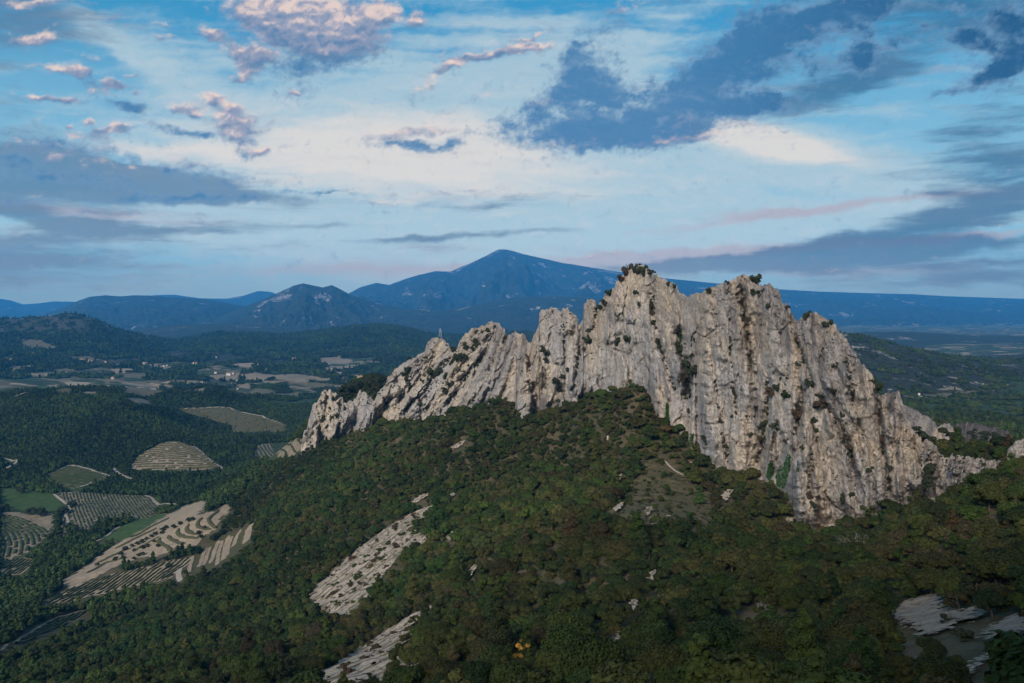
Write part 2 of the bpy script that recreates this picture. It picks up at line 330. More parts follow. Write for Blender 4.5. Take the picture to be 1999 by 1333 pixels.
# ---------------------------------------------------------------- ground heights
# control points: photo column, photo row, distance; the last group gives (column, distance, height)
CP = [(0,1333,430),(300,1333,310),(600,1333,215),(900,1333,150),(1200,1333,118),(1500,1333,102),(1800,1333,86),(1999,1333,76),
 (1240,1000,330),(1000,1000,440),(800,1000,560),(800,1200,320),(1000,1200,240),(600,1000,700),(600,1200,410),(400,1200,540),(600,1100,530),(400,1120,690),
 (500,1010,860),(560,930,960),(520,960,1000),(700,900,800),(850,870,740),(1000,880,620),(1150,880,540),(1250,880,480),(1300,950,420),(1400,1100,250),(1200,1150,230),(1600,1200,170),
 (600,862,1000),(650,848,965),(700,826,930),(770,812,885),(850,810,830),(900,783,795),(930,790,775),(980,770,735),(1010,790,710),(1050,805,685),(1100,783,655),(1180,760,610),
 (1230,745,585),(1270,745,565),(1300,815,530),(1345,835,505),(1380,890,475),(1440,918,450),(1500,930,425),(1545,960,402),(1570,1005,383),(1650,1003,372),(1700,990,362),(1774,962,348),(1830,945,338),(1900,915,325),(1947,900,318),
 (1999,905,300),(1999,1050,200),(1900,1000,240),(1800,1050,250),(1999,1180,130),(1800,1200,150),(1700,1100,230),(1500,1100,230),
 (0,1250,560),(200,1215,670),(0,1200,720),(100,1190,700),(0,1150,860),(0,1085,960),(100,1170,740),(250,1120,800),(370,1090,820),(450,1060,850),(400,1020,905),(455,990,960),(330,1040,920),(270,1080,880),(150,1110,870),
 (250,1030,1050),(300,1010,1090),(400,985,1025),(480,930,1090),(430,950,1300),(500,905,1480),(200,1000,1150),(350,990,1180),(135,965,1270),(150,905,1480),(215,950,1330),
 (340,916,1450),(430,918,1430),(250,912,1470),(345,862,1620),(250,800,1850),(150,765,2050),(50,780,2000),(0,790,1950),(330,830,1850),(430,852,1950),(200,860,1650),(100,880,1560),(0,880,1600),(100,820,1800),(300,795,2000),
 (250,760,2500),(330,765,2450),(405,752,2500),(460,775,2450),(540,790,2400),(350,797,2300),(450,800,2300),(555,830,2050),(400,835,2080),(550,870,1800),(500,862,1850),
 (700,752,1060),(655,775,1080),(750,737,1040),(620,812,1100),(1840,882,420),(1900,890,400),(1999,830,1300),(1850,800,1600),(1999,740,2500),(1700,800,1500)]
CZ = [(150,2700,-310),(0,2700,-300),(400,2800,-325),(600,2800,-325),(0,3300,-300),(250,3500,-322),(500,3500,-326),(700,3500,-326),(0,4500,-262),(130,4500,-285),(280,4500,-322),(500,4500,-326),(800,4500,-326),
 (0,5500,-220),(250,6000,-325),(500,7000,-330),(900,7000,-330),(1500,7000,-310),(1999,7000,-300),(0,9000,-330),(0,14000,-345),(1000,14000,-345),(1999,14000,-345),(0,30000,-350),(1000,30000,-350),(1999,30000,-350),(1000,60000,-350),(-2500,60000,-350),(5000,60000,-350),
 (800,1000,-172),(900,860,-135),(1000,800,-118),(1100,740,-105),(1200,690,-85),(1300,640,-95),(1400,580,-100),(1500,540,-105),(1600,500,-105),(1700,470,-98),(1800,440,-90),(1900,450,-95),(1999,420,-80),
 (900,1500,-270),(1200,1400,-240),(1500,1000,-200),(1750,900,-170),(1999,800,-140),(1000,3000,-325),(1500,2500,-290),(1400,4500,-320),
 (-1500,700,-260),(-1500,1500,-290),(-1500,3000,-320),(-400,300,-190),(-300,900,-290),(-700,2000,-290),(2600,300,-60),(2800,150,-34),(3500,800,-150),(3500,2500,-270),(2500,1500,-230),(-1000,6000,-300),(3500,6000,-320)]
POLAR = [(0, 12, -33), (-90, 60, -60), (90, 60, -28), (180, 60, -36), (180, 400, -60), (-90, 400, -190), (90, 400, -80), (180, 2000, -250), (-90, 2000, -310), (90, 2000, -260), (180, 60000, -350), (90, 60000, -350), (-90, 60000, -350), (135, 300, -40), (-135, 300, -120)]
def az_r(x, y): return np.arctan2(x, y), np.log(np.hypot(x, y) + 1e-6)
cx = [];
_i0 = CP.index((600,862,1000)); _i1 = CP.index((1999,905,300))
for _n, (px, py, Yd) in enumerate(CP):
    if _i0 <= _n <= _i1: py = py + 4.0 * F / Yd       # the photo shows the canopy top here, the ground lies a tree height lower
    cx.append(((px - 1000) / F * Yd, Yd, (600 - py) / F * Yd))
for (px, Yd, z) in CZ: cx.append(((px - 1000) / F * Yd, Yd, z))
for (a, r, z) in POLAR: cx.append((math.sin(R(a)) * r, math.cos(R(a)) * r, z))
cx = np.array(cx)
ca, cr = az_r(cx[:, 0], cx[:, 1]); CU = np.stack([ca * 2.2, cr], 1); NC = len(CU)
def tps(d2): return 0.5 * d2 * np.log(d2 + 1e-12)
K = tps(((CU[:, None] - CU[None]) ** 2).sum(-1)) + np.eye(NC) * 0.0015
Pm = np.concatenate([np.ones((NC, 1)), CU], 1)
Msys = np.block([[K, Pm], [Pm.T, np.zeros((3, 3))]])
sol = np.linalg.solve(Msys, np.concatenate([cx[:, 2], np.zeros(3)]))
def base_h(x, y):
    a, r = az_r(x, y); u = a * 2.2
    z = sol[NC] + sol[NC + 1] * u + sol[NC + 2] * r
    for i in range(NC): z = z + sol[i] * tps((u - CU[i, 0]) ** 2 + (r - CU[i, 1]) ** 2)
    d = np.hypot(x, y)
    z = np.clip(z, -352, 60)
    z = z + fbm(x / 90, y / 90, 4, 5) * 4.5 * sstep(d, 60, 900) + fbm(x / 22, y / 22, 3, 6) * 1.3 + fbm(x / 420, y / 620, 3, 8) * 42 * sstep(d, 2000, 3000) * (1 - .6 * sstep(d, 5000, 8000))
    return z
g_az = np.radians(np.concatenate([np.arange(-180, -54, 4.0), np.linspace(-54, 54, 640), np.arange(58, 180, 4.0)]))
g_lr = np.linspace(math.log(14), math.log(62000), 640)
GA, GR = np.meshgrid(g_az, g_lr)
GX = np.sin(GA) * np.exp(GR); GY = np.cos(GA) * np.exp(GR)
GZ = base_h(GX, GY)
ground_me = mesh_np('ground', np.stack([GX, GY, GZ], -1).reshape(-1, 3), grid_faces(len(g_lr), len(g_az), wrap=True))
ground = tag(link('ground', ground_me, M_ground), kind='structure', label='wild hillside and valley floor falling away below the cliff')
def gz(x, y):
    a, r = az_r(x, y)
    j = np.clip(np.searchsorted(g_az, a) - 1, 0, len(g_az) - 2); fa = np.clip((a - g_az[j]) / (g_az[j + 1] - g_az[j]), 0, 1)
    t = np.clip((r - g_lr[0]) / (g_lr[1] - g_lr[0]), 0, len(g_lr) - 1.001); i = t.astype(int); fr = t - i
    return (GZ[i, j] * (1 - fa) + GZ[i, j + 1] * fa) * (1 - fr) + (GZ[i + 1, j] * (1 - fa) + GZ[i + 1, j + 1] * fa) * fr

# ---------------------------------------------------------------- hills and mountains, each a heightfield standing at its distance
HILLS = []
def hill_fn(crest, Wf, Wb, foot, power=1.15, relief=.10, seed=0, rscale=None):
    crest = np.array(crest, float)
    cz_ = (600 - crest[:, 1]) / F * crest[:, 2]
    def fn(x, y):
        x = np.asarray(x, float); y = np.asarray(y, float)
        px = 1000 + F * x / np.maximum(y, 1)
        yc = np.interp(px, crest[:, 0], crest[:, 2]); zc = np.interp(px, crest[:, 0], cz_)
        t = np.where(y < yc, (yc - y) / Wf, (y - yc) / Wb); t = np.clip(t, 0, 1.2)
        H = zc - foot
        rs = rscale or Wf * 0.35
        amp = relief * np.maximum(H, 0) * sstep(t, 0.0, .3)
        prof = 1 - t ** power
        z = foot + H * prof + (ridged(x / rs, y / (rs * 1.8), 5, seed) - .8) * amp + fbm(x / (rs * .15), y / (rs * .15), 4, seed + 5) * amp * .25
        z = z + fbm(px / 30, px * 0 + seed, 4, seed) * H * .006
        return np.where((y > 1) & (t < 1.02) & (px > crest[0, 0] - 1) & (px < crest[-1, 0] + 1), z, -9999)
    return fn, crest, Wf, Wb, foot
def hill(name, label, mat, crest, Wf, Wb, foot, nc=260, nr=46, register=False, **kw):
    fn, cr_, Wf, Wb, foot = hill_fn(crest, Wf, Wb, foot, **kw)
    pxs = np.linspace(cr_[0, 0], cr_[-1, 0], nc)
    yc = np.interp(pxs, cr_[:, 0], cr_[:, 2])
    ts = np.concatenate([-np.linspace(1, 0, nr) ** 1.5, np.linspace(0, 1, 8)[1:]])
    Y = np.where(ts[:, None] < 0, yc[None] + ts[:, None] * Wf, yc[None] + ts[:, None] * Wb)
    X = (pxs[None] - 1000) / F * Y
    Z = fn(X, Y); Z = np.where(Z < -9000, foot, Z)
    me = mesh_np(name, np.stack([X, Y, Z], -1).reshape(-1, 3), grid_faces(len(ts), nc))
    attr(me, 'top', np.repeat(np.clip(1 - np.abs(ts), 0, 1)[:, None], nc, 1).ravel())
    if register: HILLS.append(fn)
    return tag(link(name, me, mat), kind='structure', label=label)
def hill_mat(name, s, pale, paleamt, dark=(.014, .020, .012), lite=(.030, .038, .022), topw=0.0):
    m, T = new_mat(name); P = pos(T)
    a = T.noise(P, s * 6, 8, .62); b = T.noise(T.map(P, scale=(1, .7, 2)), s * 1.1, 8, .62, .6); cl = T.noise(P, s * 30, 5, .6)
    c = T.mix(T.ss(a, .38, .62), dark, lite)
    thr = T.m('SUBTRACT', .66 - paleamt, T.m('MULTIPLY', A(T, 'top'), topw))
    pm = T.ss(T.m('ADD', T.m('MULTIPLY', b, .72), T.m('MULTIPLY', a, .28)), thr, T.m('ADD', thr, .05))
    c = T.mix(T.m('MULTIPLY', pm, T.ss(cl, .38, .52)), c, pale)
    finish(T, c, .95, cl, .8, .03 / s)
    return m
M_ven = hill_mat('mountain_forest', .0013, (.25, .235, .23), .09)
M_mid = hill_mat('hill_forest', .003, (.36, .32, .28), .03, topw=.05)
M_dry = hill_mat('dry_hill_scrub', .006, (.30, .26, .22), .05, dark=(.026, .030, .018), lite=(.055, .052, .034), topw=.03)
M_rocky = hill_mat('rocky_hill_scrub', .009, (.30, .27, .245), .09, dark=(.014, .018, .012), lite=(.03, .034, .022))
hill('mountain', 'great blue mountain with a bare pointed summit and a long sloping right shoulder', M_ven,
     [(560,640,21000),(680,573,21000),(705,560,21000),(735,552,21000),(760,556,21000),(790,545,21500),(815,537,22000),(850,529,22000),(880,530,22000),(900,521,22000),(920,513,22000),(950,499,22000),(966,490,22000),(975,486.5,22000),(990,487,22000),(1003,490,22000),(1020,495,22000),(1050,502,22000),(1100,513,22000),(1150,521,22000),(1200,529,22000),(1300,543,22000),(1400,553,22000),(1530,565,22500),(1600,569,23000),(1700,572,23000),(1780,574,23000),(1850,578,23500),(1999,583,24000),(2300,590,24500)],
     9000, 2500, -350, nc=620, nr=70, relief=.46, seed=3, rscale=2000)
hill('hills', 'pale blue far ridge on the left horizon', M_ven, [(-200,592,25500),(0,583,25500),(20,586,25500),(45,594,25500),(75,592,25500),(105,588,25500),(150,589,25500),(200,594,25500),(300,576,26000),(340,575,26000),(390,582,26000),(440,583,26000),(475,577,26000),(505,567.5,26000),(530,570,26000),(560,582,26000),(620,600,26000)], 6000, 1200, -350, seed=9)
hill('hills', 'broad blue mountain behind the dark left hill', M_ven, [(-120,640,16000),(40,625,16000),(115,604,16000),(150,588,16000),(175,579,16000),(205,576,16000),(235,578.5,16000),(262,576,16000),(300,577,16000),(330,580,16000),(360,581,16000),(400,584,16000),(440,590,16000),(490,600,16000),(560,622,16000),(600,640,16000)], 5000, 4000, -345, nc=320, seed=14, relief=.28, rscale=1100)
hill('mountain', 'conical blue mountain with pale scree left of the great summit', M_ven, [(330,652,13500),(380,636,13500),(430,618,13500),(480,597,13500),(520,582,13500),(555,566,13500),(575,557,13500),(592,553,13500),(612,557,13500),(630,561,13500),(648,556,13500),(662,563,13500),(680,573,13500),(720,588,13500),(780,600,13500),(840,622,13500),(900,645,13500)], 4200, 3500, -345, nc=380, nr=60, seed=21, relief=.42, rscale=1000)
hill('hills', 'dark blue wooded foothills in front of the great mountain', M_mid, [(560,650,12500),(640,632,12500),(700,618,12500),(760,606,12500),(810,603,12500),(860,606,12500),(900,600,12800),(960,588,13000),(1020,580,13000),(1080,578,13000),(1140,580,13000),(1230,590,13000),(1330,606,13000),(1500,625,13000),(1600,640,13000)], 3600, 3000, -345, nc=320, seed=31, relief=.3, rscale=900)
hill('hills', 'low blue ridge in the middle distance across the plain', M_mid, [(200,655,9500),(280,641,9500),(350,634,9500),(430,631,9500),(520,634,9500),(600,640,9500),(700,650,9500)], 2400, 2000, -340, seed=41)
hill('hills', 'dark scrub covered hill with pale clearings on its rounded top at the left edge', M_dry, [(-500,640,5800),(-150,632,5800),(0,623,5800),(50,621,5800),(95,618,5800),(118,615,5800),(137,613.5,5800),(158,616,5800),(180,622,5800),(205,631,5800),(225,642,5800),(260,653,5900),(300,661,6000),(330,667,6200),(360,673,6400),(420,700,6400)], 1700, 1600, -325, nc=300, nr=60, register=True, seed=51, relief=.12, rscale=500)
hill('hills', 'long dark wooded ridge with pale rocks along its flat top', M_mid, [(250,690,6800),(300,673,6800),(340,668,6800),(380,660,6800),(410,652,6800),(430,650,6800),(470,650.5,6800),(520,653,6800),(560,655,6800),(600,650,6800),(640,644,6800),(690,638,6800),(720,635.5,6800),(745,635,6800),(775,637,6800),(800,643,6800),(830,651,6800),(870,655,6800),(920,656,6800),(990,648,6800),(1030,650,6800),(1080,660,6800),(1140,675,6800)], 2300, 1600, -330, nc=380, nr=60, register=True, seed=61, relief=.10, rscale=700)
hill('hills', 'dark wooded low ridge before the right plain', M_mid, [(1500,665,7200),(1620,652,7200),(1690,648,7200),(1760,647,7200),(1830,651,7200),(1900,654,7200),(1960,655,7200),(2100,654,7200),(2400,650,7200)], 2500, 1500, -330, nc=220, register=True, seed=71, relief=.12, rscale=600)
hill('hills', 'rocky dark hillside with pale crags falling to the right behind the cliff', M_rocky, [(1350,665,3000),(1500,655,3000),(1600,650,3000),(1652,650,3000),(1690,656,2950),(1730,668,2900),(1790,684,2850),(1850,698,2800),(1900,705,2800),(1960,708,2900),(2100,700,3100),(2400,690,3400)], 1300, 1400, -260, nc=320, nr=70, register=True, seed=81, relief=.16, rscale=260)
# added unseen ridge behind the viewpoint, placed to shade the wood's nearest corner
def shade_ridge():
    a = np.array([-112., -215.]); b = np.array([2., -58.]); n = 90; t = np.linspace(-.5, 1.25, n); L = b - a; e2 = np.array([L[1], -L[0]]) / np.hypot(*L)
    offs = np.array([-70, -45, -28, -16, -8, -3, 0, 6, 14, 30, 55, 90, 140.]); V = []
    for o in offs:
        c = a + t[:, None] * L + e2 * o; g = gz(c[:, 0], c[:, 1]); top = 116 + fbm(t * 9, t * 0, 4, 91) * 34 - 120 * np.clip(t - 1.02, 0, 1) * 3
        w = (np.exp(-(o / 24.) ** 2) if o < 0 else np.exp(-(o / 60.) ** 2)) * (1 - .3 * 0)
        zz = g - 4 + (np.maximum(top - g, 4)) * w + fbm(c[:, 0] / 14, c[:, 1] / 14, 4, 92) * 5 * w
        V.append(np.column_stack([c, zz]))
    me = mesh_np('hills', np.array(V).reshape(-1, 3), grid_faces(len(offs), n)); attr(me, 'top', np.zeros(len(offs) * n))
    tag(link('hills', me, M_rocky), kind='structure', label='added unseen ridge behind the viewpoint that shades the near corner')
shade_ridge()
def hz(x, y):
    z = gz(x, y)
    for f in HILLS: z = np.maximum(z, f(x, y))
    return z
def hit(pts):
    """where the sight lines through photo points meet the land (used once, to lay things out)"""
    pts = np.array(pts, float); n = len(pts)
    ys = np.exp(np.linspace(math.log(60), math.log(12000), 1500))
    Xr = (pts[:, 0:1] - 1000) / F * ys[None]; Zr = (600 - pts[:, 1:2]) / F * ys[None]
    land = gz if pts[:, 1].min() > 775 and pts[:, 0].max() < 1500 or pts[:, 1].min() > 900 else hz      # low sight lines meet the ground before any hill
    G = land(Xr, np.repeat(ys[None], n, 0))
    below = Zr <= G
    k = np.where(below.any(1), below.argmax(1), len(ys) - 1); k = np.clip(k, 1, None)
    i = np.arange(n); a = Zr[i, k - 1] - G[i, k - 1]; b = Zr[i, k] - G[i, k]
    f = np.clip(a / (a - b + 1e-9), 0, 1); Y = ys[k - 1] + (ys[k] - ys[k - 1]) * f
    X = (pts[:, 0] - 1000) / F * Y
    return np.stack([X, Y, land(X, Y)], 1)
# ---------------------------------------------------------------- the limestone fin
SIL = [(588,866),(590,862.6),(594,839.5),(599,837),(606,806),(611,787),(621.5,783),(628,764),(633,760),(639,766),(645,759),(653,766),(661,772),(669,774),(672,785),(682,783),(695,774),(703,764),(711,761),(718,768),(729,781),(733,782),(737,768),(745,760),(754,745),(758,734),(768.5,724),(779,715.5),(787.5,706),(796,702),(803,702),(810.6,695.6),(821,689),(829.5,688),(831.6,678),(835,669),(842,663),(855,657),(863,660),(869,661),(876,673.5),(884,684),(888,686),(892,678),(901.5,660.5),(909,652.7),(923,640),(936.6,637),(948,635),(952,630),(964,627.7),(973.6,630),(979.5,637),(986,645),(989,656.6),(997,651.7),(1007,648),(1016.5,650),(1026,652.7),(1029,662),(1036,668),(1039,668),(1042,651),(1052.6,640),(1053.6,612),(1055.5,606),(1063,601),(1075,600),(1087,601),(1096.5,608),(1100,600),(1108,600),(1112,608),(1122,612),(1128,619.5),(1130,631),(1138.5,625),(1139.7,592.6),(1147,586),(1154,582.7),(1164,587),(1168,604),(1170,593),(1176.5,584),(1184,572),(1191.5,564.5),(1200,561.5),(1202,552.5),(1209.5,542),(1217,536),(1227.5,526),(1241,519),(1250,517),(1257.5,518),(1262,521),(1271,526),(1276,534),(1284.5,536),(1290.5,543.5),(1301,545),(1304,549.5),(1311.5,550),(1322,556),(1324,566),(1326.5,571),(1337,576.5),(1353.6,576.5),(1359.6,571),(1370,568),(1385,563),(1400,557),(1407.6,552),(1416.6,550),(1421,552.5),(1427,547),(1432.6,541.6),(1443,539),(1454,537),(1467,540),(1481,547),(1483,556),(1492,553),(1503,552.4),(1510,558.7),(1517,562),(1522.6,568.6),(1526,583),(1528,590),(1535,592),(1542.5,603),(1548,613.6),(1552,623.5),(1558.7,623.5),(1567.7,619),(1578.5,612),(1593,611),(1602,615.4),(1614.5,622),(1625,625),(1634,637),(1641.5,646),(1652,658.7),(1659.5,673),(1670,685.7),(1679,703.7),(1690,716),(1701,727),(1706,736),(1711,759.5),(1715.7,772),(1729,769),(1741,768),(1750,762.7),(1757,765),(1759,776),(1764,786.6),(1765,819),(1770,825),(1773.4,818),(1778.5,825),(1779.5,835),(1786.6,845),(1793.7,850),(1798.7,849),(1799.7,863.5),(1810,857.5),(1820,861.5),(1830,871.6),(1834,882),(1848,895),(1854,890),(1864.5,884),(1875,891),(1889,890),(1907,896),(1913,894),(1925,898),(1943.5,900),(1947,905)]
BASE = [(588,868),(611,856),(643,850),(674,837),(693,828),(716,821),(737,810),(758,804),(773,816),(800,825),(821,814),(831,818),(850,810),(867,802),(890,785),(905,781),(927,793),(944,789),(964,781),(981,770),(1008,771),(1010.3,821),(1020,821),(1034,803),(1050,811),(1060,811),(1075,801),(1094,789),(1104,779),(1126,772),(1143,774),(1161,770),(1180,762),(1197,750),(1234,745),(1265,745),(1270,790),(1285,817),(1302,826),(1342,826),(1348,880),(1377,902),(1400,910),(1437,921),(1456,921),(1475,903),(1490,929),(1512,944),(1546,956),(1549,1015),(1576,1008),(1591,997),(1625,1002),(1658,1005),(1681,996),(1737,977),(1774,962),(1804,945),(1831,955),(1850,934),(1887,925),(1924,910),(1947,904)]
YW = [(588,1000),(600,998),(650,963),(700,928),(770,884),(850,830),(900,796),(980,736),(1010,712),(1050,685),(1100,656),(1130,640),(1180,610),(1270,562),(1280,545),(1346,502),(1380,476),(1440,452),(1500,428),(1546,402),(1570,390),(1650,370),(1700,361),(1774,347),(1830,337),(1900,324),(1947,317)]
TILT = [(588,-.15),(650,-.2),(720,-.35),(800,-.7),(900,-.75),(960,-.6),(1010,-.3),(1060,-.08),(1150,0),(1280,.03),(1400,.04),(1480,.08),(1560,.12),(1650,.2),(1750,.1),(1850,-.2),(1947,-.3)]
SIL, BASE, YW, TILT = map(np.array, (SIL, BASE, YW, TILT))
_bx = np.arange(560, 1980, 2.0); _by = np.interp(_bx, BASE[:, 0], BASE[:, 1]); _k = np.exp(-(np.arange(-40, 41) / 16.0) ** 2); _k /= _k.sum()
BSM = np.column_stack([_bx, np.convolve(np.pad(_by, 40, mode='edge'), _k, 'valid')])      # smoothed foot line
ip = lambda T_, x: np.interp(x, T_[:, 0], T_[:, 1])
def cells(x, y, seed):
    """jittered cells: random number and offset to the seed of the nearest one"""
    x0 = np.floor(x); y0 = np.floor(y); best = np.full(x.shape, 9.0); rx = np.zeros(x.shape); ry = np.zeros(x.shape); rh = np.zeros(x.shape)
    for i in (-1, 0, 1):
        for j in (-1, 0, 1):
            h = _hash(x0 + i, y0 + j, seed); sx = x0 + i + (h & 1023) / 1023.; sy = y0 + j + ((h >> 10) & 1023) / 1023.
            dd = (x - sx) ** 2 + (y - sy) ** 2; m = dd < best
            best = np.where(m, dd, best); rx = np.where(m, x - sx, rx); ry = np.where(m, y - sy, ry); rh = np.where(m, ((h >> 20) & 1023) / 1023., rh)
    return rh, rx, ry
def relief(px, py):
    """how far the rock stands out towards the valley, in photo pixels"""
    k = ip(TILT, px); base = ip(BSM, px)
    q = px - k * (py - base)
    wq = q + fbm(px / 70, py / 90, 3, 101) * 30 + fbm(px / 22, py / 36, 3, 102) * 6.0
    grow = .20 + .80 * sstep(fbm(px / 120, py / 90, 3, 109), -.25, .25)         # fluted walls alternate with smoother ones
    d = fbm(wq / 95, py / 190, 4, 103) * 34
    d += ridged(wq / 46, py / 160, 2, 104, .5) * 2.0 * grow
    d += (1 - np.abs(perlin(wq / 19, py / 90, 105)) * 2) * 1.2 * grow + ridged(wq / 9, py / 40, 2, 106) * 0.4 * grow
    st = (py * .8 + px * .12 + fbm(px / 50, py / 50, 3, 111) * 26) / 34; d += (np.abs((st % 1) - .5) * 2) ** 3 * 2.0 * sstep(fbm(px / 80, py / 60, 3, 112), -.05, .25)      # ledges along the bedding
    # broken plates: each cell sits a little proud or back and leans its own way
    cx_ = q + fbm(px / 26, py / 26, 3, 130) * 12 + py * .15; cy_2 = py + fbm(px / 26, py / 26, 3, 131) * 14
    h1, rx, ry = cells(cx_ / 27, cy_2 / 62, 132); d += (h1 - .5) * 7 + rx * 9 * np.sin(h1 * 40) + ry * 5 * np.cos(h1 * 57)
    h2, rx, ry = cells(cx_ / 10, cy_2 / 17, 133); d += ((h2 - .5) * 2.2 + rx * 2.5 * np.sin(h2 * 40)) * (.4 + .6 * sstep(fbm(px / 60, py / 60, 2, 134), -.1, .2))
    # blocks and broken ledges
    bl = fbm(px / 24, py / 20, 5, 107, .62)
    lo = ip(LEFTY, px) * sstep(fbm(px / 110, py / 80, 3, 108), -.25, .2)
    d += bl * (1.6 + 9.0 * lo) * (.5 + .5 * grow) + ridged((px + py * .6) / 30, (py - px * .3) / 46, 3, 110) * 3.0 * lo
    # the named clefts and gullies
    for (pts, w, dep) in CLEFTS:
        pts = np.array(pts, float); cy_ = np.interp(py, pts[:, 1], pts[:, 0]) + fbm(py / 12, py * 0 + w, 3, 120) * 5
        ins = sstep(py, pts[0, 1] - 8, pts[0, 1] + 12) * (1 - sstep(py, pts[-1, 1] - 12, pts[-1, 1] + 12))
        d -= 1.7 * dep * np.exp(-((px - cy_) / w) ** 2) * ins
    return d
LEFTY = np.array([(588,.8),(740,.55),(800,1),(900,1),(960,.7),(1050,.4),(1150,.15),(1260,.35),(1330,.4),(1360,.12),(1460,.15),(1500,.5),(1620,.5),(1680,.3),(1760,.8),(1947,1)])
CLEFTS = [([(1326,640),(1330,690),(1345,735),(1340,780)], 9, 22), ([(1448,560),(1458,640),(1470,735)], 5, 20), ([(1275,560),(1276,640)], 6, 14), ([(1243,600),(1252,560),(1246,620)], 3, 4),
 ([(1552,655),(1572,710),(1590,760)], 4, 10), ([(1570,750),(1562,800),(1552,850)], 9, 16), ([(1600,770),(1640,830),(1662,900),(1668,960)], 7, 16), ([(1500,740),(1497,800),(1490,870),(1478,910)], 7, 16), ([(1030,705),(1034,745),(1046,800)], 3, 9),
 ([(1347,700),(1348,826)], 4, 10), ([(1136,640),(1128,720),(1118,770)], 4, 9), ([(1100,610),(1104,700)], 3, 7), ([(1168,590),(1160,650)], 5, 12), ([(1283,660),(1298,700),(1318,760)], 5, 9), ([(1715,760),(1722,860),(1740,960)], 5, 10), ([(1390,690),(1404,800),(1420,900)], 3, 6),
 ([(1425,600),(1428,700),(1440,820)], 3, 8), ([(1652,700),(1668,800),(1690,860)], 4, 8), ([(884,690),(850,735),(815,790)], 9, 13), ([(945,690),(905,740),(880,780)], 7, 10), ([(800,715),(800,765)], 7, 10), ([(1585,870),(1580,960)], 4, 12), ([(1512,850),(1510,930)], 5, 14), ([(1610,960),(1625,985),(1650,1000)], 3, 8), ([(1780,850),(1800,930)], 4, 7)]
# leaning slabs and pinnacles: apex column/row, half width, length, lean (columns per row), stand-out
SLABS = [(1572,893,25,150,.02,44),(1578,880,40,170,.05,14),(1025,690,17,170,-.02,26),(1352,700,9,240,.0,16),(1112,600,16,190,-.03,9),(1075,602,20,150,-.03,7),(1060,690,22,135,-.12,10),(1028,745,20,90,-.06,12),(1154,583,13,60,-.02,6),(1125,760,10,60,-.05,8),(1143,725,14,60,-.02,9),(1118,712,8,60,0,7),
 (1240,690,32,70,0,7),(1268,585,10,170,.02,9),(1252,545,26,100,.02,5),(1305,560,22,200,.03,7),(1275,740,26,120,.03,12),(1320,600,14,150,.02,6),(1310,770,30,90,.0,8),(1352,760,12,120,0,9),
 (1425,560,52,400,.01,20),(1385,585,26,330,0,10),(1440,640,20,300,.02,8),(1458,700,12,120,.04,6),(1447,540,22,90,.03,7),(1466,547,13,70,.06,6),(1497,556,22,160,.08,10),(1487,575,34,330,.10,12),
 (1520,600,30,200,.06,9),(1545,640,24,260,.05,7),(1600,620,52,260,.08,10),(1655,680,22,240,.10,9),(1625,660,30,200,.10,6),(1690,730,22,200,.06,7),(1675,700,14,180,.1,6),
 (1500,705,22,200,-.02,9),(1572,808,16,110,.02,12),(1615,806,19,200,.01,14),(1636,830,22,190,.10,14),(1600,862,14,140,-.02,12),(1512,810,16,140,-.10,10),(1540,845,18,130,.02,12),(1556,880,12,150,.02,12),(1554,916,14,110,-.01,16),(1450,830,20,110,-.14,9),(1430,800,30,130,-.10,6),(1396,800,30,110,-.02,6),
 (1592,905,24,110,.0,12),(1620,950,22,70,.05,10),(1655,880,16,130,.1,9),(1693,866,16,160,-.04,14),(1715,890,14,120,.0,10),(1740,800,22,180,-.18,12),(1748,764,14,90,-.02,12),(1760,850,24,120,-.02,9),(1735,880,26,110,.0,9),(1785,870,20,90,.05,8),(1700,940,30,60,.0,8),(1815,862,14,70,-.1,9),(1790,905,16,60,.1,7),
 (632,762,16,110,-.30,9),(711,763,22,90,-.35,10),(742,765,20,80,-.4,8),(765,735,22,95,-.15,11),(856,658,22,60,0,8),(815,695,18,90,-.5,8),(905,665,16,140,-.85,8),(965,630,24,200,-.75,12),(935,650,14,170,-.8,8),(985,650,14,150,-.55,8),(1000,655,20,130,-.35,9),(955,720,16,80,-.5,10),(975,700,14,90,-.45,8),(850,745,12,60,-.5,8),(875,750,14,80,-.8,8),(905,740,14,80,-.7,9),(830,770,12,60,-.6,7),(800,770,12,60,-.7,7),(680,800,20,60,-.3,8),(655,815,12,40,-.3,7)]
_r = np.random.default_rng(5)
for _i in range(300):
    _px = _r.uniform(600, 1890); _t = ip(SIL, _px); _b = ip(BASE, _px)
    if _b - _t < 30: continue
    _py = _t + (_b - _t) * _r.uniform(.05, .85)
    SLABS.append((_px, _py, _r.uniform(4, 18) , _r.uniform(14, 80), float(ip(TILT, _px)) + _r.normal(0, .16), _r.uniform(2.5, 9)))
def slabs(px, py, acc, lst=SLABS):
    for (ax, ay, w, Ls, k, D) in lst:
        wob = 1.0
        r0 = max(0, np.searchsorted(px[0], ax - w * 1.3 - abs(k) * Ls - 6)); r1 = np.searchsorted(px[0], ax + w * 1.3 + abs(k) * Ls + 6)
        if r1 <= r0: continue
        X = px[:, r0:r1]; Yp = py[:, r0:r1]
        Yn = Yp + fbm(X / 9, Yp / 30, 3, int(ax)) * 10; Xn = X + fbm(X / 30, Yp / 14, 3, int(ax) + 7) * w * .28
        t = (Yn - ay) / Ls
        Wd = w * np.clip(t * 3.2, 0.001, 1) ** .55
        e = np.abs(Xn - (ax - k * 0 + k * (Yn - ay))) / Wd
        prof = np.where(t > 0, np.clip(1 - e ** 4.5, 0, 1), 0) ** .75 * (1 - sstep(t, .75, 1.15))
        acc[:, r0:r1] += prof * D * 1.7 * (.62 + .38 * np.clip(1 - e, 0, 1))
    return acc
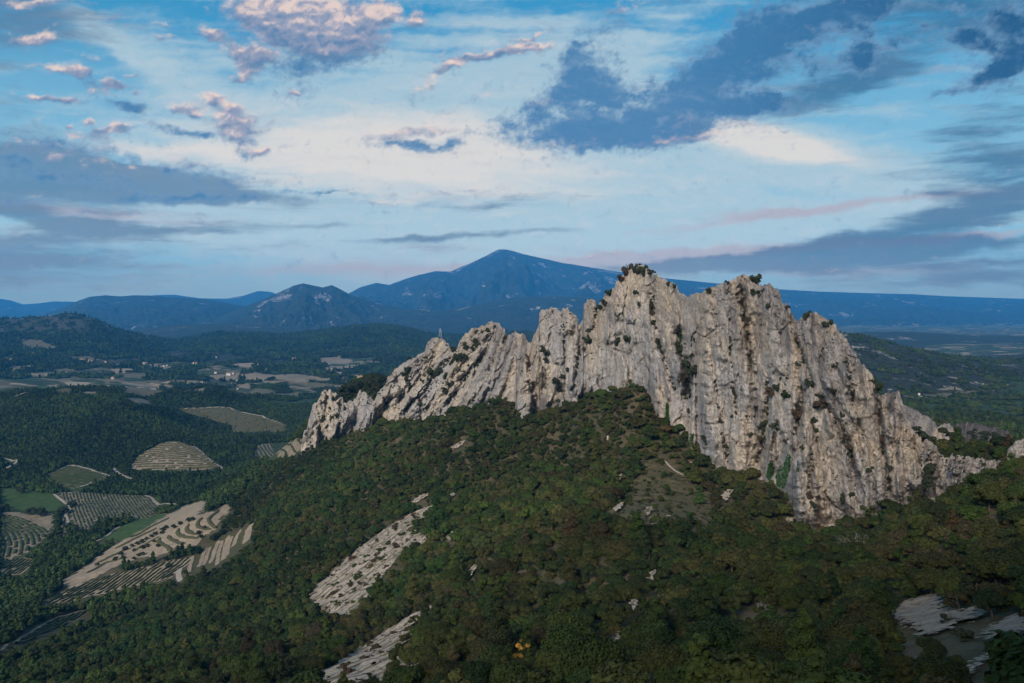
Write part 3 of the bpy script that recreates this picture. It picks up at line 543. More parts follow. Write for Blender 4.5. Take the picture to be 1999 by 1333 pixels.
def cliff_point(px, py):
    """world position of the front face seen at a photo point"""
    px = np.atleast_2d(np.asarray(px, float)); py = np.atleast_2d(np.asarray(py, float))
    return _face(px, py)
def _face(px, py, D=None):
    base = ip(BSM, px); yw = ip(YW, px)
    if D is None:
        o = np.argsort(px[0]); inv = np.argsort(o)
        D = (relief(px[:, o], py[:, o]) + slabs(px[:, o], py[:, o], np.zeros(px.shape)))[:, inv]
    h = (base - py) * yw / F
    lean = np.interp(px, [588, 750, 900, 980, 1050, 1700, 1947], [.35, .45, .55, .35, .14, .16, .3])
    Y = yw + lean * h - D * yw / F
    return np.stack([(px - 1000) / F * Y, Y, (600 - py) / F * Y], -1)
def build_fin(name, label, sil, base, nrow, pxs, jag=1.0, seed=0, thick=30, mat=M_rock, face=None, cat='cliff'):
    jx = pxs + fbm(pxs / 5, pxs * 0 + seed, 3, 200 + seed) * 1.3 * jag
    top = np.interp(jx, sil[:, 0], sil[:, 1]) + (fbm(pxs / 5.5, pxs * 0 + 3.3, 4, 201 + seed, .7) * 4.6 + fbm(pxs / 16, pxs * 0, 2, 202 + seed) * 4.0 + np.abs(perlin(pxs / 9, pxs * 0 + .5, 203 + seed)) * 5 - 1) * jag
    bot = np.interp(pxs, base[:, 0], base[:, 1]) + 44
    t = np.linspace(0, 1, nrow)[:, None]
    px = np.repeat(pxs[None], nrow, 0); py = top[None] + (bot - top)[None] * t
    V = face(px, py)
    yw = V[..., 1]
    roll = np.exp(-(py - top[None]) / 3.5) * 4.5 * yw / F          # rounded crest
    V = V + np.stack([V[..., 0] / V[..., 1], np.ones_like(roll), V[..., 2] / V[..., 1]], -1) * roll[..., None]
    nb = 14; back = []
    rad = np.stack([V[0, :, 0] / V[0, :, 1], np.ones(len(pxs)), 0 * pxs], -1)
    for j in range(1, nb + 1):
        d = thick * (j / nb) ** 1.6
        p = V[0] + rad * d; p[:, 2] = V[0, :, 2] + (V[0, :, 2] / V[0, :, 1]) * d * 0 - d * 1.5 - (fbm(pxs / 20, pxs * 0 + j * .4, 3, 210 + seed) + .5) * 2.5 * min(1, d / 3)
        back.append(p)
    d = thick; low = back[-1].copy(); low[:, 2] -= 120; back.append(low)
    allv = np.concatenate([np.array(back[::-1]), V], 0)
    me = mesh_np(name, allv.reshape(-1, 3), grid_faces(allv.shape[0], len(pxs)))
    k = ip(TILT, px); q = (px - k * (py - ip(BSM, px)))
    fl = np.stack([q * .30, py * .30, 0 * q], -1)
    bk = np.repeat(fl[:1], len(back), 0)
    attr(me, 'flow', np.concatenate([bk, fl], 0).reshape(-1, 3))
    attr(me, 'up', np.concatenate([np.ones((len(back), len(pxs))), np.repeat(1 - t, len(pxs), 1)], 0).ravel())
    return tag(link(name, me, mat), label=label, cat=cat)
pxs = np.linspace(588, 1947, 1300)
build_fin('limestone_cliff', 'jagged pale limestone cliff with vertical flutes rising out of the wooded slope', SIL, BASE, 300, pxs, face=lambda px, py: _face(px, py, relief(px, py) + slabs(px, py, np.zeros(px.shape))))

def small_rock(name, label, sil, base_row, Yd, lean=.3, amp=8, seed=1, thick=12, mat=M_rock, step=.9, cat='rock', nrow=70):
    sil = np.array(sil, float); b = np.array([(sil[0, 0], base_row[0]), (sil[-1, 0], base_row[1])], float)
    def face(px, py):
        D = fbm(px / 26, py / 60, 4, seed * 7 + 1) * amp + ridged(px / 14, py / 50, 3, seed * 7 + 2) * amp * .35 + fbm(px / 6, py / 6, 3, seed * 7 + 3) * amp * .15
        yd = np.interp(px, [sil[0, 0], sil[-1, 0]], Yd) if isinstance(Yd, (tuple, list)) else Yd + 0 * px
        bb = np.interp(px, b[:, 0], b[:, 1])
        Y = yd + lean * (bb - py) * yd / F - D * yd / F
        return np.stack([(px - 1000) / F * Y, Y, (600 - py) / F * Y], -1)
    pp = np.linspace(sil[0, 0], sil[-1, 0], max(24, int((sil[-1, 0] - sil[0, 0]) / step)))
    return build_fin(name, label, sil, b, nrow, pp, jag=.8, seed=seed, thick=thick, mat=mat, face=face, cat=cat)
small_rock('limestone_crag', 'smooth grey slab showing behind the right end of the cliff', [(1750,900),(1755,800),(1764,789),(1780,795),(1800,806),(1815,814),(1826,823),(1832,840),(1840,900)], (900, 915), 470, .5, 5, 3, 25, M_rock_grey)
small_rock('limestone_crag', 'small pale pinnacles poking through bushes behind the cliff', [(1815,905),(1822,850),(1828,835),(1838,828),(1852,826),(1862,834),(1866,850),(1868,862),(1874,868),(1880,885),(1886,905)], (915, 915), 430, .3, 7, 4, 14)
small_rock('limestone_crag', 'dark craggy ridge with grey broken top in the right distance', [(1790,930),(1820,868),(1850,832),(1870,826),(1890,824),(1912,826),(1930,832),(1945,834),(1955,840),(1968,838),(1975,852),(1984,862),(1996,870),(2040,930)], (950, 950), 640, .5, 12, 5, 60, rock_mat('dark_crag', (.20, .19, .185), (.12, .12, .13), k=.6))  # darker grey rock than the main cliff
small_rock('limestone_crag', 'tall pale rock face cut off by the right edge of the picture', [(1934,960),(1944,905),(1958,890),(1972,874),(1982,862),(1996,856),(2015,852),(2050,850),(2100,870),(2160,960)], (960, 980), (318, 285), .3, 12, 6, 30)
small_rock('rock_outcrop', 'low pale outcrop below the left part of the cliff', [(712,850),(716,845),(724,840),(730,830),(738,822),(750,813),(756,812),(762,818),(768,822),(774,836)], (846, 830), (900, 868), .6, 7, 7, 6)
small_rock('rock_outcrop', 'thin pale rock rib running up the slope below the dark gully', [(1205,845),(1211,828),(1220,818),(1228,812),(1236,795),(1242,788),(1250,776),(1258,770),(1264,778)], (838, 800), (528, 552), .7, 5, 8, 5)
# ---------------------------------------------------------------- fields, vineyards, tracks and bare rock on the slopes
def inpoly(pts, poly):
    x, y = pts[:, 0], pts[:, 1]; r = np.zeros(len(x), bool); n = len(poly)
    for i in range(n):
        x1, y1 = poly[i]; x2, y2 = poly[(i + 1) % n]
        if y1 == y2: continue
        c = ((y1 > y) != (y2 > y)) & (x < (x2 - x1) * (y - y1) / (y2 - y1) + x1)
        r ^= c
    return r
CLEAR_PX = []       # the same areas as seen, so that no crown in front covers them
CLEAR = []          # world polygons kept free of forest: (poly, keep fraction of trees)
def rotm(d): d = np.array(d, float); d /= np.hypot(*d); return d, np.array([-d[1], d[0]])
def simple_mat(name, a, b, s1=.15, s2=1.5, ex=None, bump=.4):
    m, T = new_mat(name); P = pos(T)
    n1 = T.noise(P, s1, 6, .6); n2 = T.noise(P, s2, 5, .65)
    c = T.mix(T.ss(n1, .38, .62), a, b); c = T.mix(T.ss(n2, .35, .65, .45, 0), c, tuple(x * .55 for x in a))
    if ex: c = T.mix(T.ss(T.noise(P, s1 * 2.3, 5, .6), .54, .66), c, ex)
    finish(T, c, .95, n2, bump, .5)
    return m
M_green = simple_mat('meadow_grass', (.030, .062, .014), (.055, .090, .020))
M_palesoil = simple_mat('pale_earth', (.25, .195, .135), (.33, .265, .19), ex=(.15, .125, .08))
M_vsoil = simple_mat('vineyard_soil', (.17, .14, .095), (.25, .205, .15), ex=(.08, .085, .04))
M_dsoil = simple_mat('weedy_soil', (.075, .075, .038), (.12, .105, .06), ex=(.20, .165, .12))
M_vine = simple_mat('vine_leaves', (.028, .044, .014), (.050, .062, .022), .2, 2.0)
M_track = simple_mat('track_gravel', (.30, .255, .20), (.38, .33, .265))
M_weed = simple_mat('bank_weeds', (.050, .056, .022), (.085, .075, .035), .4, 2.0)
M_scree = None
m, T = new_mat('scree'); P = pos(T)
n1 = T.noise(P, .12, 6, .6); n2 = T.noise(P, .9, 7, .68); _h = hit([(835, 990), (620, 1165)])[:, :2]; _an = math.atan2(*(_h[1] - _h[0])[::-1])
n3 = T.noise(T.map(T.map(P, rot=(0, 0, -_an)), scale=(.16, 1.2, 0)), .35, 7, .66, .5)
c = T.mix(T.ss(n1, .38, .62), (.43, .355, .275), (.34, .29, .235)); c = T.mix(T.ss(n2, .30, .52, .7, 0), c, (.12, .10, .07)); c = T.mix(T.ss(n3, .47, .56, 0, .85), c, (.105, .085, .05))
finish(T, c, .95, T.m('ADD', n2, n3), .9, .5); M_scree = m
M_dry = simple_mat('dry_grass', (.070, .066, .032), (.115, .095, .052), .12, 1.2, ex=(.04, .048, .02))

def sheet(name, poly_px, mat, step=3.0, lift=.25, rag=1.2, rough=0.0, parent=None, world=None, clear=True, keep=0.0, holes=9.0):
    W_ = hit(poly_px)[:, :2] if world is None else np.array(world)
    if clear: CLEAR.append((W_, keep)); (CLEAR_PX.append((np.array(poly_px, float), keep)) if world is None else None)
    lo = W_.min(0) - step; hi = W_.max(0) + step
    nx = max(3, int((hi[0] - lo[0]) / step)); ny = max(3, int((hi[1] - lo[1]) / step))
    xs = np.linspace(lo[0], hi[0], nx); ys = np.linspace(lo[1], hi[1], ny)
    X, Y = np.meshgrid(xs, ys)
    Z = hz(X, Y) + lift
    if rough: Z = Z + np.abs(fbm(X / 7, Y / 7, 4, 77, .6)) * rough + ridged(X / 16, Y / 16, 3, 78) * rough * .4
    fc = grid_faces(ny, nx); cen = np.stack([X.ravel()[fc].mean(1), Y.ravel()[fc].mean(1)], 1)
    j = cen + np.stack([fbm(cen[:, 0] / (4 * step), cen[:, 1] / (4 * step), 3, 79), fbm(cen[:, 0] / (4 * step), cen[:, 1] / (4 * step), 3, 80)], 1) * rag * step * 2
    fc = fc[inpoly(j, W_) & ((fbm((cen[:, 0] + cen[:, 1] * .45) / 3.5 / max(step, .6) , (cen[:, 1] - cen[:, 0] * .45) / 14 / max(step, .6), 4, 83, .6) < holes) | (holes > 1))]
    if len(fc) == 0: return None, W_
    u, inv = np.unique(fc, return_inverse=True)
    me = mesh_np(name, np.stack([X, Y, Z], -1).reshape(-1, 3)[u], inv.reshape(-1, 4))
    return link(name, me, mat, parent), W_
def strip(name, line_px, width, mat, lift=.45, parent=None, hump=0.0, wob=.25, step=3.0, clear=True):
    P_ = hit(line_px)[:, :2]
    seg = np.hypot(*np.diff(P_, axis=0).T); s = np.concatenate([[0], np.cumsum(seg)])
    n = max(3, int(s[-1] / step)); t = np.linspace(0, s[-1], n)
    c = np.stack([np.interp(t, s, P_[:, 0]), np.interp(t, s, P_[:, 1])], 1)
    for _ in range(2): c[1:-1] = (c[:-2] + 2 * c[1:-1] + c[2:]) / 4
    tg = np.gradient(c, axis=0); tg /= np.hypot(tg[:, 0], tg[:, 1])[:, None] + 1e-9; nr = np.stack([-tg[:, 1], tg[:, 0]], 1)
    w = width * (1 + wob * fbm(t / 12, t * 0 + width, 3, 90)[:, None]) / 2
    w = w * np.minimum(1, np.minimum(t, s[-1] - t) / max(width, 1) + .25)[:, None]
    offs = [-1, -.5, 0, .5, 1]
    V = []
    for o in offs:
        p = c + nr * w * o; z = hz(p[:, 0], p[:, 1]) + lift + hump * (1 - o * o) * (1 + .5 * fbm(t / 3, t * 0 + o * 3, 2, 91))
        V.append(np.column_stack([p, z]))
    if clear:
        pw = np.concatenate([c + nr * w * 1.3, (c - nr * w * 1.3)[::-1]]); CLEAR.append((pw, 0.0))
        CLEAR_PX.append((np.column_stack([1000 + F * pw[:, 0] / pw[:, 1], 600 - F * hz(pw[:, 0], pw[:, 1]) / pw[:, 1]]), 0.0))
    me = mesh_np(name, np.array(V).reshape(-1, 3), grid_faces(len(offs), n))
    return link(name, me, mat, parent)
def vine_rows(poly_w, d0, spacing, width, height, mat, parent, curve=0.0, seg=4.0, gap=.04):
    e1, e2 = rotm(d0); c0 = poly_w.mean(0)
    a = (poly_w - c0) @ e1; b = (poly_w - c0) @ e2
    V = []; Fc = []; nv = 0
    aa = np.arange(a.min() - 5, a.max() + 5, seg)
    for k, bo in enumerate(np.arange(b.min() - abs(curve) * 4000, b.max() + abs(curve) * 4000, spacing)):
        cl = c0 + np.outer(aa, e1) + np.outer(bo + curve * (aa - a.min()) ** 2, e2)
        ok = inpoly(cl, poly_w) & (rng.random(len(aa)) > gap)
        if ok.sum() < 2: continue
        h = height * (1 + .25 * rng.standard_normal(len(aa))); z = hz(cl[:, 0], cl[:, 1]) + .2
        sec = [(-.5, 0), (-.42, .75), (.1, 1.0), (.45, .7), (.5, 0)]
        wv_ = width * (1 + .2 * rng.standard_normal(len(aa)))
        rows = [np.column_stack([cl + e2 * (o * wv_)[:, None], z + h * zz]) for o, zz in sec]
        V.append(np.array(rows).reshape(-1, 3))
        f = grid_faces(5, len(aa)); seg_ok = ok[:-1] & ok[1:]
        f = f.reshape(4, len(aa) - 1, 4)[:, seg_ok].reshape(-1, 4) + nv
        Fc.append(f); nv += 5 * len(aa)
    if not Fc: return None
    me = mesh_np('vine_rows', np.concatenate(V), np.concatenate(Fc))
    return tag(link('vine_rows', me, mat, parent), kind='stuff')
def vineyard(label, poly, rowdir, spacing=3.2, width=1.3, height=1.5, soil=None, curve=0.0, vine=None, group=None, step=3.0, cat='vineyard', name='vineyard'):
    w0 = hit(poly); c = w0.mean(0)
    e = bpy.data.objects.new(name, None); col.objects.link(e)
    tag(e, label, cat, group)
    o, W_ = sheet('soil', poly, soil or M_vsoil, step=step, parent=e)
    rd = hit(rowdir)[:, :2]
    vine_rows(W_, rd[1] - rd[0], spacing, width, height, vine or M_vine, e, curve, seg=4.0)
    return e
def field(label, poly, mat, cat='field', step=4.0, name='field', **kw):
    o, W_ = sheet(name, poly, mat, step=step, **kw)
    if o: tag(o, label, cat)
    return o
def track(label, line, w, mat=None, name='dirt_track', cat='track', **kw):
    return tag(strip(name, line, w, mat or M_track, **kw), label, cat)

vineyard('large striped vineyard on the valley floor right of the winding pale track', [(108.6,962),(206.7,964.7),(273,967),(297,976),(308,986.6),(297,1003),(287,1013),(262,1007),(230,1009),(192.6,1013),(168,1035.6),(152,1032),(138,1000.6),(129.6,978)], [(160,1030),(142,985)], 4.6, 1.9, 1.5)
vineyard('vineyard with long curved rows at the left edge of the picture', [(0,1001),(20,999),(45,1003),(80,1005),(108,1000),(104,1030),(80,1056),(40,1085),(0,1092)], [(8,1085),(48,1012)], 6.5, 4.2, 1.5, curve=.0016)
vineyard('narrow strip of pale vine rows beside the end of the winding track', [(121,1008),(130,1012),(129,1040),(122,1049),(116,1046),(120,1025)], [(121,1046),(127,1014)], 5, 2, 1.4)
vineyard('small vineyard below the curved rows at the left edge', [(0,1090),(30,1091),(66,1092),(58,1108),(40,1122),(0,1120)], [(10,1115),(45,1095)], 5, 2.6, 1.4)
field('dark green grass field above the curved vineyard at the left edge', [(0,953),(60,958),(104,965),(118,975),(126,986),(112,996),(85,1000),(60,1000),(25,992),(0,975)], M_green)
field('bright green crop field shaped like a leaf above the pale terraces', [(200,1056),(228,1031),(262,1017),(300,1007),(328,1003),(318,1014),(295,1028),(268,1046),(238,1055)], M_green)
vineyard('triangular half bare field bounded by two pale tracks', [(92,926),(118,915),(140,909),(180,918),(215,931),(196,938),(178,942),(160,950),(142,956),(118,945)], [(110,940),(200,933)], 7, 3.6, 1.2, soil=M_dsoil)
track('pale track along the top of the triangular field', [(138,908),(158,912),(180,918),(200,925),(215,930)], 6)
track('pale track down the left side of the triangular field', [(92,928),(110,920),(124,913),(136,908)], 4)
track('pale track under the triangular field', [(142,954),(158,950),(172,946),(179,941)], 4)
track('hairpin track at the left edge above the green field', [(0,893),(14,896),(26,901),(29,898),(36,897),(30,904),(20,910),(10,915)], 4.5)
track('winding pale track between green field and striped vineyard', [(105,965),(114,972),(124,980),(134,986),(138,992),(132,1000),(127,1006),(131,1013),(134,1022)], 4.5)
track('pale track at the right corner of the striped vineyard', [(283,967),(296,972),(303,980),(311,986),(322,983),(335,984),(346,985)], 5)
track('pale track along the lower edge of the leaf shaped field', [(180,1059),(198,1053),(212,1044),(222,1034),(235,1028)], 3.5)
track('short pale track above the pale terraces', [(298,1026),(308,1020),(316,1014)], 3.5)
track('eroded pale gully below the terraced hill', [(222,912),(224,918),(232,924),(244,930),(258,935)], 5)
# terraced hill
vineyard('terraced vineyard stepped up a small triangular hill', [(255,914),(262,902),(268,893),(285,881),(300,873),(325,862),(350,863),(380,873),(397,886),(415,902),(432,914),(400,917),(330,918),(260,916)], [(270,905),(410,905)], 13.0, 6.5, 1.8, soil=M_palesoil, vine=M_weed)
track('pale ramp down the right side of the terraced hill', [(378,871),(388,879),(397,888),(410,899),(422,908),(434,915)], 8)
vineyard('wide terraced field on the slope below the rocky knoll', [(349,797),(400,796),(449,796),(484,807),(528,817),(545,822),(559,830),(556,843),(500,843),(450,844),(456,831),(410,817),(365,806)], [(380,803),(520,826)], 14, 9, 1.5, soil=M_dsoil, vine=M_weed)
track('pale track curving over the wide terraced field', [(349,797),(385,797),(420,795),(449,796),(484,807),(512,812),(530,820),(545,826),(559,831)], 6)
vineyard('vineyard beside the left foot of the cliff', [(505,868),(530,865),(570,862),(600,860),(596,873),(580,886),(545,892),(515,896),(495,888)], [(510,880),(580,872)], 8, 3.6, 1.5)
# bare pale terraces and the rows below them
field('bare pale earth terraces with curved banks in the valley', [(118,1136),(150,1118),(185,1092),(215,1070),(250,1050),(290,1026),(330,1003),(362,986),(390,979),(402,981),(398,993),(380,1008),(398,1003),(424,996),(440,985),(453,988),(446,1000),(428,1011),(424,1032),(404,1046),(392,1060),(365,1068),(345,1066),(330,1078),(312,1086),(285,1088),(262,1094),(240,1098),(205,1120),(170,1136),(150,1150),(130,1150)], M_palesoil, name='terraced_field')
for i, ln in enumerate([[(312,1051),(309,1057),(316,1064),(326,1067),(334,1076)], [(328,1047),(333,1053),(341,1056),(351,1062),(362,1062)], [(349,1033),(346,1040),(352,1046),(364,1050),(386,1052)], [(369,1024),(364,1031),(366,1037),(376,1043),(386,1044)], [(395,1012),(385,1021),(387,1029),(395,1033),(412,1034)], [(427,998),(410,1010),(407,1017),(414,1026),(422,1031)],
        [(300,1006),(330,1004),(352,994)], [(255,1050),(285,1035),(330,1012)], [(225,1072),(260,1054),(305,1032)], [(260,1076),(290,1060),(310,1049)], [(190,1100),(225,1083),(250,1072)], [(170,1120),(205,1100),(240,1090)]]):
    tag(strip('terrace_bank', ln, 5.0, M_weed, lift=.5, hump=1.3, wob=.5), 'low weedy bank curving across the bare pale terraces', 'bank', 'banks between the pale terraces')
vineyard('long slanting vineyard with diagonal rows below the pale terraces', [(82,1172),(110,1160),(150,1146),(190,1131),(235,1118),(280,1107),(325,1097),(375,1086),(372,1100),(350,1112),(335,1128),(300,1138),(262,1145),(230,1152),(180,1163),(130,1176),(90,1181)], [(215,1158),(272,1116)], 5.6, 2.2, 1.3, soil=M_palesoil)
track('pale curved track at the right end of the slanting vineyard', [(352,1136),(348,1122),(351,1111),(360,1100),(378,1086)], 5)
for i, (ln, w) in enumerate([([(376,1088),(371,1105),(369,1120)], 4), ([(404,1070),(396,1085),(388,1108)], 4), ([(411,1068),(404,1086),(397,1106)], 3.5), ([(427,1056),(419,1075),(411,1100)], 4.5), ([(434,1056),(427,1078),(424,1104)], 4), ([(447,1046),(440,1065),(436,1094)], 5), ([(453,1048),(446,1066),(444,1086)], 3.5), ([(470,1035),(461,1050),(455,1068)], 5), ([(488,1026),(484,1042),(480,1060)], 8)]):
    tag(strip('terrace_strip', ln, w, M_palesoil, lift=.6, wob=.5), 'pale strip of earth between hedges climbing the wooded slope', 'terrace', 'pale strips climbing the slope')
field('green strips between the climbing pale terraces', [(376,1090),(404,1066),(440,1040),(490,1022),(486,1064),(450,1092),(412,1112),(372,1124)], M_weed, lift=.2, keep=.25)
track('pale track along the wood edge in the lower left corner', [(0,1272),(40,1246),(80,1222),(110,1206),(140,1198),(176,1190)], 2.6, M_palesoil)
vineyard('thin vineyard strip above the forest in the lower left corner', [(20,1262),(60,1238),(100,1214),(140,1200),(178,1192),(150,1212),(110,1228),(60,1252)], [(60,1240),(150,1200)], 4, 1.8, 1.3, soil=M_dsoil)
# far small fields
for lb, pl, mt_ in [('pale ploughed strip field in the middle of the valley', [(216,721),(228,720),(262,721),(285,726),(250,728),(222,729)], M_palesoil), ('green meadow in front of the pale ploughed field', [(222,730),(250,729),(285,728),(290,740),(245,738)], M_dsoil),
        ('brown field below the white farmhouse on the left', [(272,714),(300,713),(325,715),(341,719),(333,725),(300,721)], M_vsoil), ('straw coloured field against the far wooded ridge', [(450,711),(512,711),(509,717),(470,716),(455,716)], M_palesoil),
        ('field left of the pale village track', [(404,733),(430,731),(466,733),(463,742),(425,742)], M_vsoil), ('long brown vineyards right of the pale village track', [(476,731),(520,731),(600,733),(628,740),(560,745),(480,746)], M_vsoil),
        ('small yellow field above the forested hill', [(62,757),(78,754),(95,754),(104,757),(80,760)], M_green), ('dull green field behind the forested hill', [(238,766),(262,759),(290,757),(318,765),(285,774)], M_dsoil),
        ('striped field at the edge of the forested hill', [(243,777),(270,777),(287,782),(297,790),(272,789)], M_vsoil), ('field with a curved pale edge at the left margin', [(8,722),(30,715),(60,713),(86,718),(60,720),(30,724)], M_vsoil),
        ('clearing on the flank of the left hill', [(40,664),(78,664),(92,671),(126,681),(100,683),(45,679)], M_dsoil), ('green field right of the brown vineyards', [(560,748),(620,747),(660,752),(600,756)], M_dsoil), ('dark meadow below the village', [(440,760),(500,758),(540,764),(480,770)], M_dsoil),
        ('pale field on the saddle between the two dark hills', [(318,668),(335,667),(352,668),(350,671),(320,671)], M_palesoil), ('field on the plain beneath the left hill', [(100,722),(130,719),(150,724),(120,728)], M_dsoil), ('grassy clearing on the slope by the left hamlet', [(130,698),(175,696),(200,703),(150,706)], M_dsoil),
        ('brown clearing below the scattered houses on the right ridge', [(620,700),(660,697),(690,703),(675,712),(630,708)], M_vsoil), ('bare strip below the right end of the long ridge', [(640,716),(690,712),(705,716),(660,720)], M_vsoil),
        ('pale meadow in the dark valley right of the cliff', [(1826,762),(1846,757),(1870,757),(1880,761),(1850,763)], M_vsoil), ('long grassy strip in the dark valley right of the cliff', [(1800,772),(1840,768),(1920,762),(1960,760),(1900,768),(1830,776)], M_dsoil)]:
    field(lb, pl, mt_, step=9, lift=1.5, rag=.4)
for lb, ln, w in [('pale village track climbing through the vineyards', [(452,749),(460,744),(468,740),(474,735),(470,732),(462,731)], 14), ('pale curved lane at the left margin', [(10,724),(22,722),(34,717),(50,714),(70,716),(86,719)], 9), ('pale lane behind the forested hill', [(24,775),(40,770),(58,766)], 6),
        ('lane beside the dull green field', [(280,770),(292,765),(304,763),(316,763)], 6), ('pale lane with houses below the long ridge', [(568,700),(590,701),(604,706),(612,701),(640,701),(665,697)], 14), ('white quarry road on the right slope', [(1796,776),(1808,774),(1822,776)], 5), ('pale lane over the saddle between the cliff and the right rock', [(1893,930),(1905,922),(1918,914),(1928,907),(1935,903)], 1.8)]:
    track(lb, ln, w, step=6, lift=1.2)
track('thin footpath crossing the grassy slope below the cliff', [(1298,900),(1304,908),(1312,915),(1320,921),(1328,927),(1338,930)], 1.5)
M_corner = simple_mat('grey_rubble', (.30, .245, .19), (.22, .18, .14), .35, 2.5, ex=(.09, .08, .05))
# bare rock and scree on the near slope
def bare(label, poly, mat=None, step=.5, lift=.5, rough=.6, rag=1.2, keep=.0, name='scree_slope', cat='bare slope', holes=.26):
    o, W_ = sheet(name, poly, mat or M_scree, step=step, lift=lift, rag=rag, rough=rough, keep=keep, holes=holes)
    return tag(o, label, cat) if o else None
bare('long pale scree gully streaked with bushes running up the middle slope', [(600,1168),(622,1140),(640,1128),(665,1100),(700,1072),(735,1047),(770,1022),(805,1003),(835,990),(848,986),(842,1002),(820,1020),(790,1040),(812,1036),(834,1056),(800,1086),(770,1100),(750,1122),(735,1140),(728,1160),(715,1178),(690,1200),(668,1206),(640,1196),(618,1188)], step=.6, rag=3.0, keep=.42)
bare('pale sloping rock slab running to the bottom edge', [(590,1340),(622,1316),(660,1294),(700,1268),(745,1238),(780,1218),(810,1200),(850,1178),(846,1190),(818,1210),(800,1228),(822,1236),(790,1258),(765,1280),(800,1300),(830,1300),(795,1340)], step=.4, rag=2.0, keep=.28)
bare('small pale scree streak at the upper end of the gully', [(798,985),(812,974),(836,964),(838,968),(820,978),(806,986)], step=.8)
bare('grey scree bank in the dark lower right corner', [(1734,1200),(1762,1180),(1800,1169),(1838,1162),(1836,1182),(1848,1196),(1870,1198),(1912,1188),(1918,1206),(1890,1220),(1866,1218),(1852,1232),(1830,1244),(1806,1246),(1786,1230),(1756,1216)], step=.4, rough=.4, mat=M_corner, rag=5.0, holes=9.0)
bare('grey rock strip at the lower right edge', [(1918,1256),(1934,1232),(1970,1210),(2030,1196),(2030,1236),(1996,1238),(1975,1250),(1962,1262),(1940,1250)], step=.4, rough=.4, mat=M_corner, rag=5.0, holes=9.0)
bare('thin grey path strip rising in the bottom right corner', [(1868,1326),(1900,1300),(1940,1280),(1962,1266),(1965,1274),(1940,1292),(1905,1312),(1880,1334)], step=.35, rough=.25, mat=M_corner, rag=5.0, holes=9.0)
for pl, lb in [([(1255,1150),(1268,1130),(1280,1122),(1286,1128),(1276,1145),(1262,1152)], 'short white rock streak in the middle of the wood'), ([(1228,1192),(1240,1180),(1246,1188),(1240,1206),(1230,1210)], 'white rock patch below the short streak'), ([(1186,1275),(1200,1256),(1212,1248),(1208,1266),(1196,1282)], 'pale rock glimpse between trees near the bottom'), ([(1138,1266),(1152,1262),(1156,1272),(1140,1278)], 'faint pale patch left of the lower rock glimpse'),
        ([(1406,972),(1420,962),(1434,960),(1426,972),(1418,984)], 'slanting pale boulder slab under the cliff'), ([(1196,1000),(1212,990),(1222,986),(1216,996),(1202,1006)], 'pale rocks on the left edge of the grassy slope'), ([(1206,936),(1214,930),(1216,938),(1208,944)], 'white rock left of the grassy slope'),
        ([(1258,1006),(1272,994),(1276,1002),(1264,1012)], 'white stones near the dead tree'), ([(876,880),(896,866),(908,864),(900,874),(884,882)], 'white rock outcrop among trees below the left cliff'), ([(872,1052),(886,1040),(890,1046),(878,1062)], 'pale rock between the gully and the wood'), ([(912,1125),(928,1108),(932,1112),(920,1132)], 'pale rock hidden in the middle of the wood'),
        ([(1540,1016),(1550,1020),(1546,1030),(1534,1022)], 'pale rubble at the foot of the tall buttress'), ([(1578,1026),(1596,1018),(1616,1016),(1608,1024),(1590,1030)], 'white rubble right of the tall buttress'), ([(818,972),(830,968),(834,972),(824,978)], 'little white rock above the scree gully'), ([(876,972),(884,966),(890,968),(882,974)], 'little white rock right of the scree gully')]:
    bare(lb, pl, step=.6, lift=1.4, rough=1.2, rag=.8, name='rock_patch', cat='rock patch')
bare('open dry grass slope below the centre of the cliff', [(1160,1020),(1200,985),(1225,960),(1250,925),(1262,905),(1290,890),(1310,900),(1330,925),(1350,945),(1380,960),(1400,990),(1420,1015),(1390,1040),(1350,1020),(1320,1030),(1290,1012),(1250,1030),(1215,1018)], M_dry, step=1.2, lift=.3, rough=.3, keep=.8, rag=8, name='grassy_slope')
bare('rubble chute of loose pale stones at the right end of the cliff', [(1812,985),(1822,950),(1836,925),(1852,905),(1885,900),(1872,925),(1850,950),(1838,985),(1822,992)], M_scree, step=.6, lift=.5, rough=.6, keep=.25)

_fr = np.random.default_rng(44); _ff = []
for _ in range(38):
    _py = 706 + 66 * _fr.random() ** 1.2; _px = _fr.uniform(-10, 700) 
    _w = _fr.uniform(10, 34); _h = _w * _fr.uniform(.07, .14); _sl = _fr.uniform(-.06, .06) * _w
    _pl = [(_px - _w / 2, _py + _sl), (_px - _w * .2, _py - _h + _sl * .5), (_px + _w / 2, _py - _h * .6 - _sl), (_px + _w * .35, _py + _h - _sl), (_px - _w * .3, _py + _h * .8)]
    o, _W = sheet('field', _pl, [M_dsoil, M_vsoil, M_palesoil, M_weed, M_vsoil][_fr.integers(0, 5)], step=9, lift=1.4, rag=.4)
    if o: tag(o, 'small hazy plot among the dark woods of the far valley', 'field', 'plots scattered over the far valley')
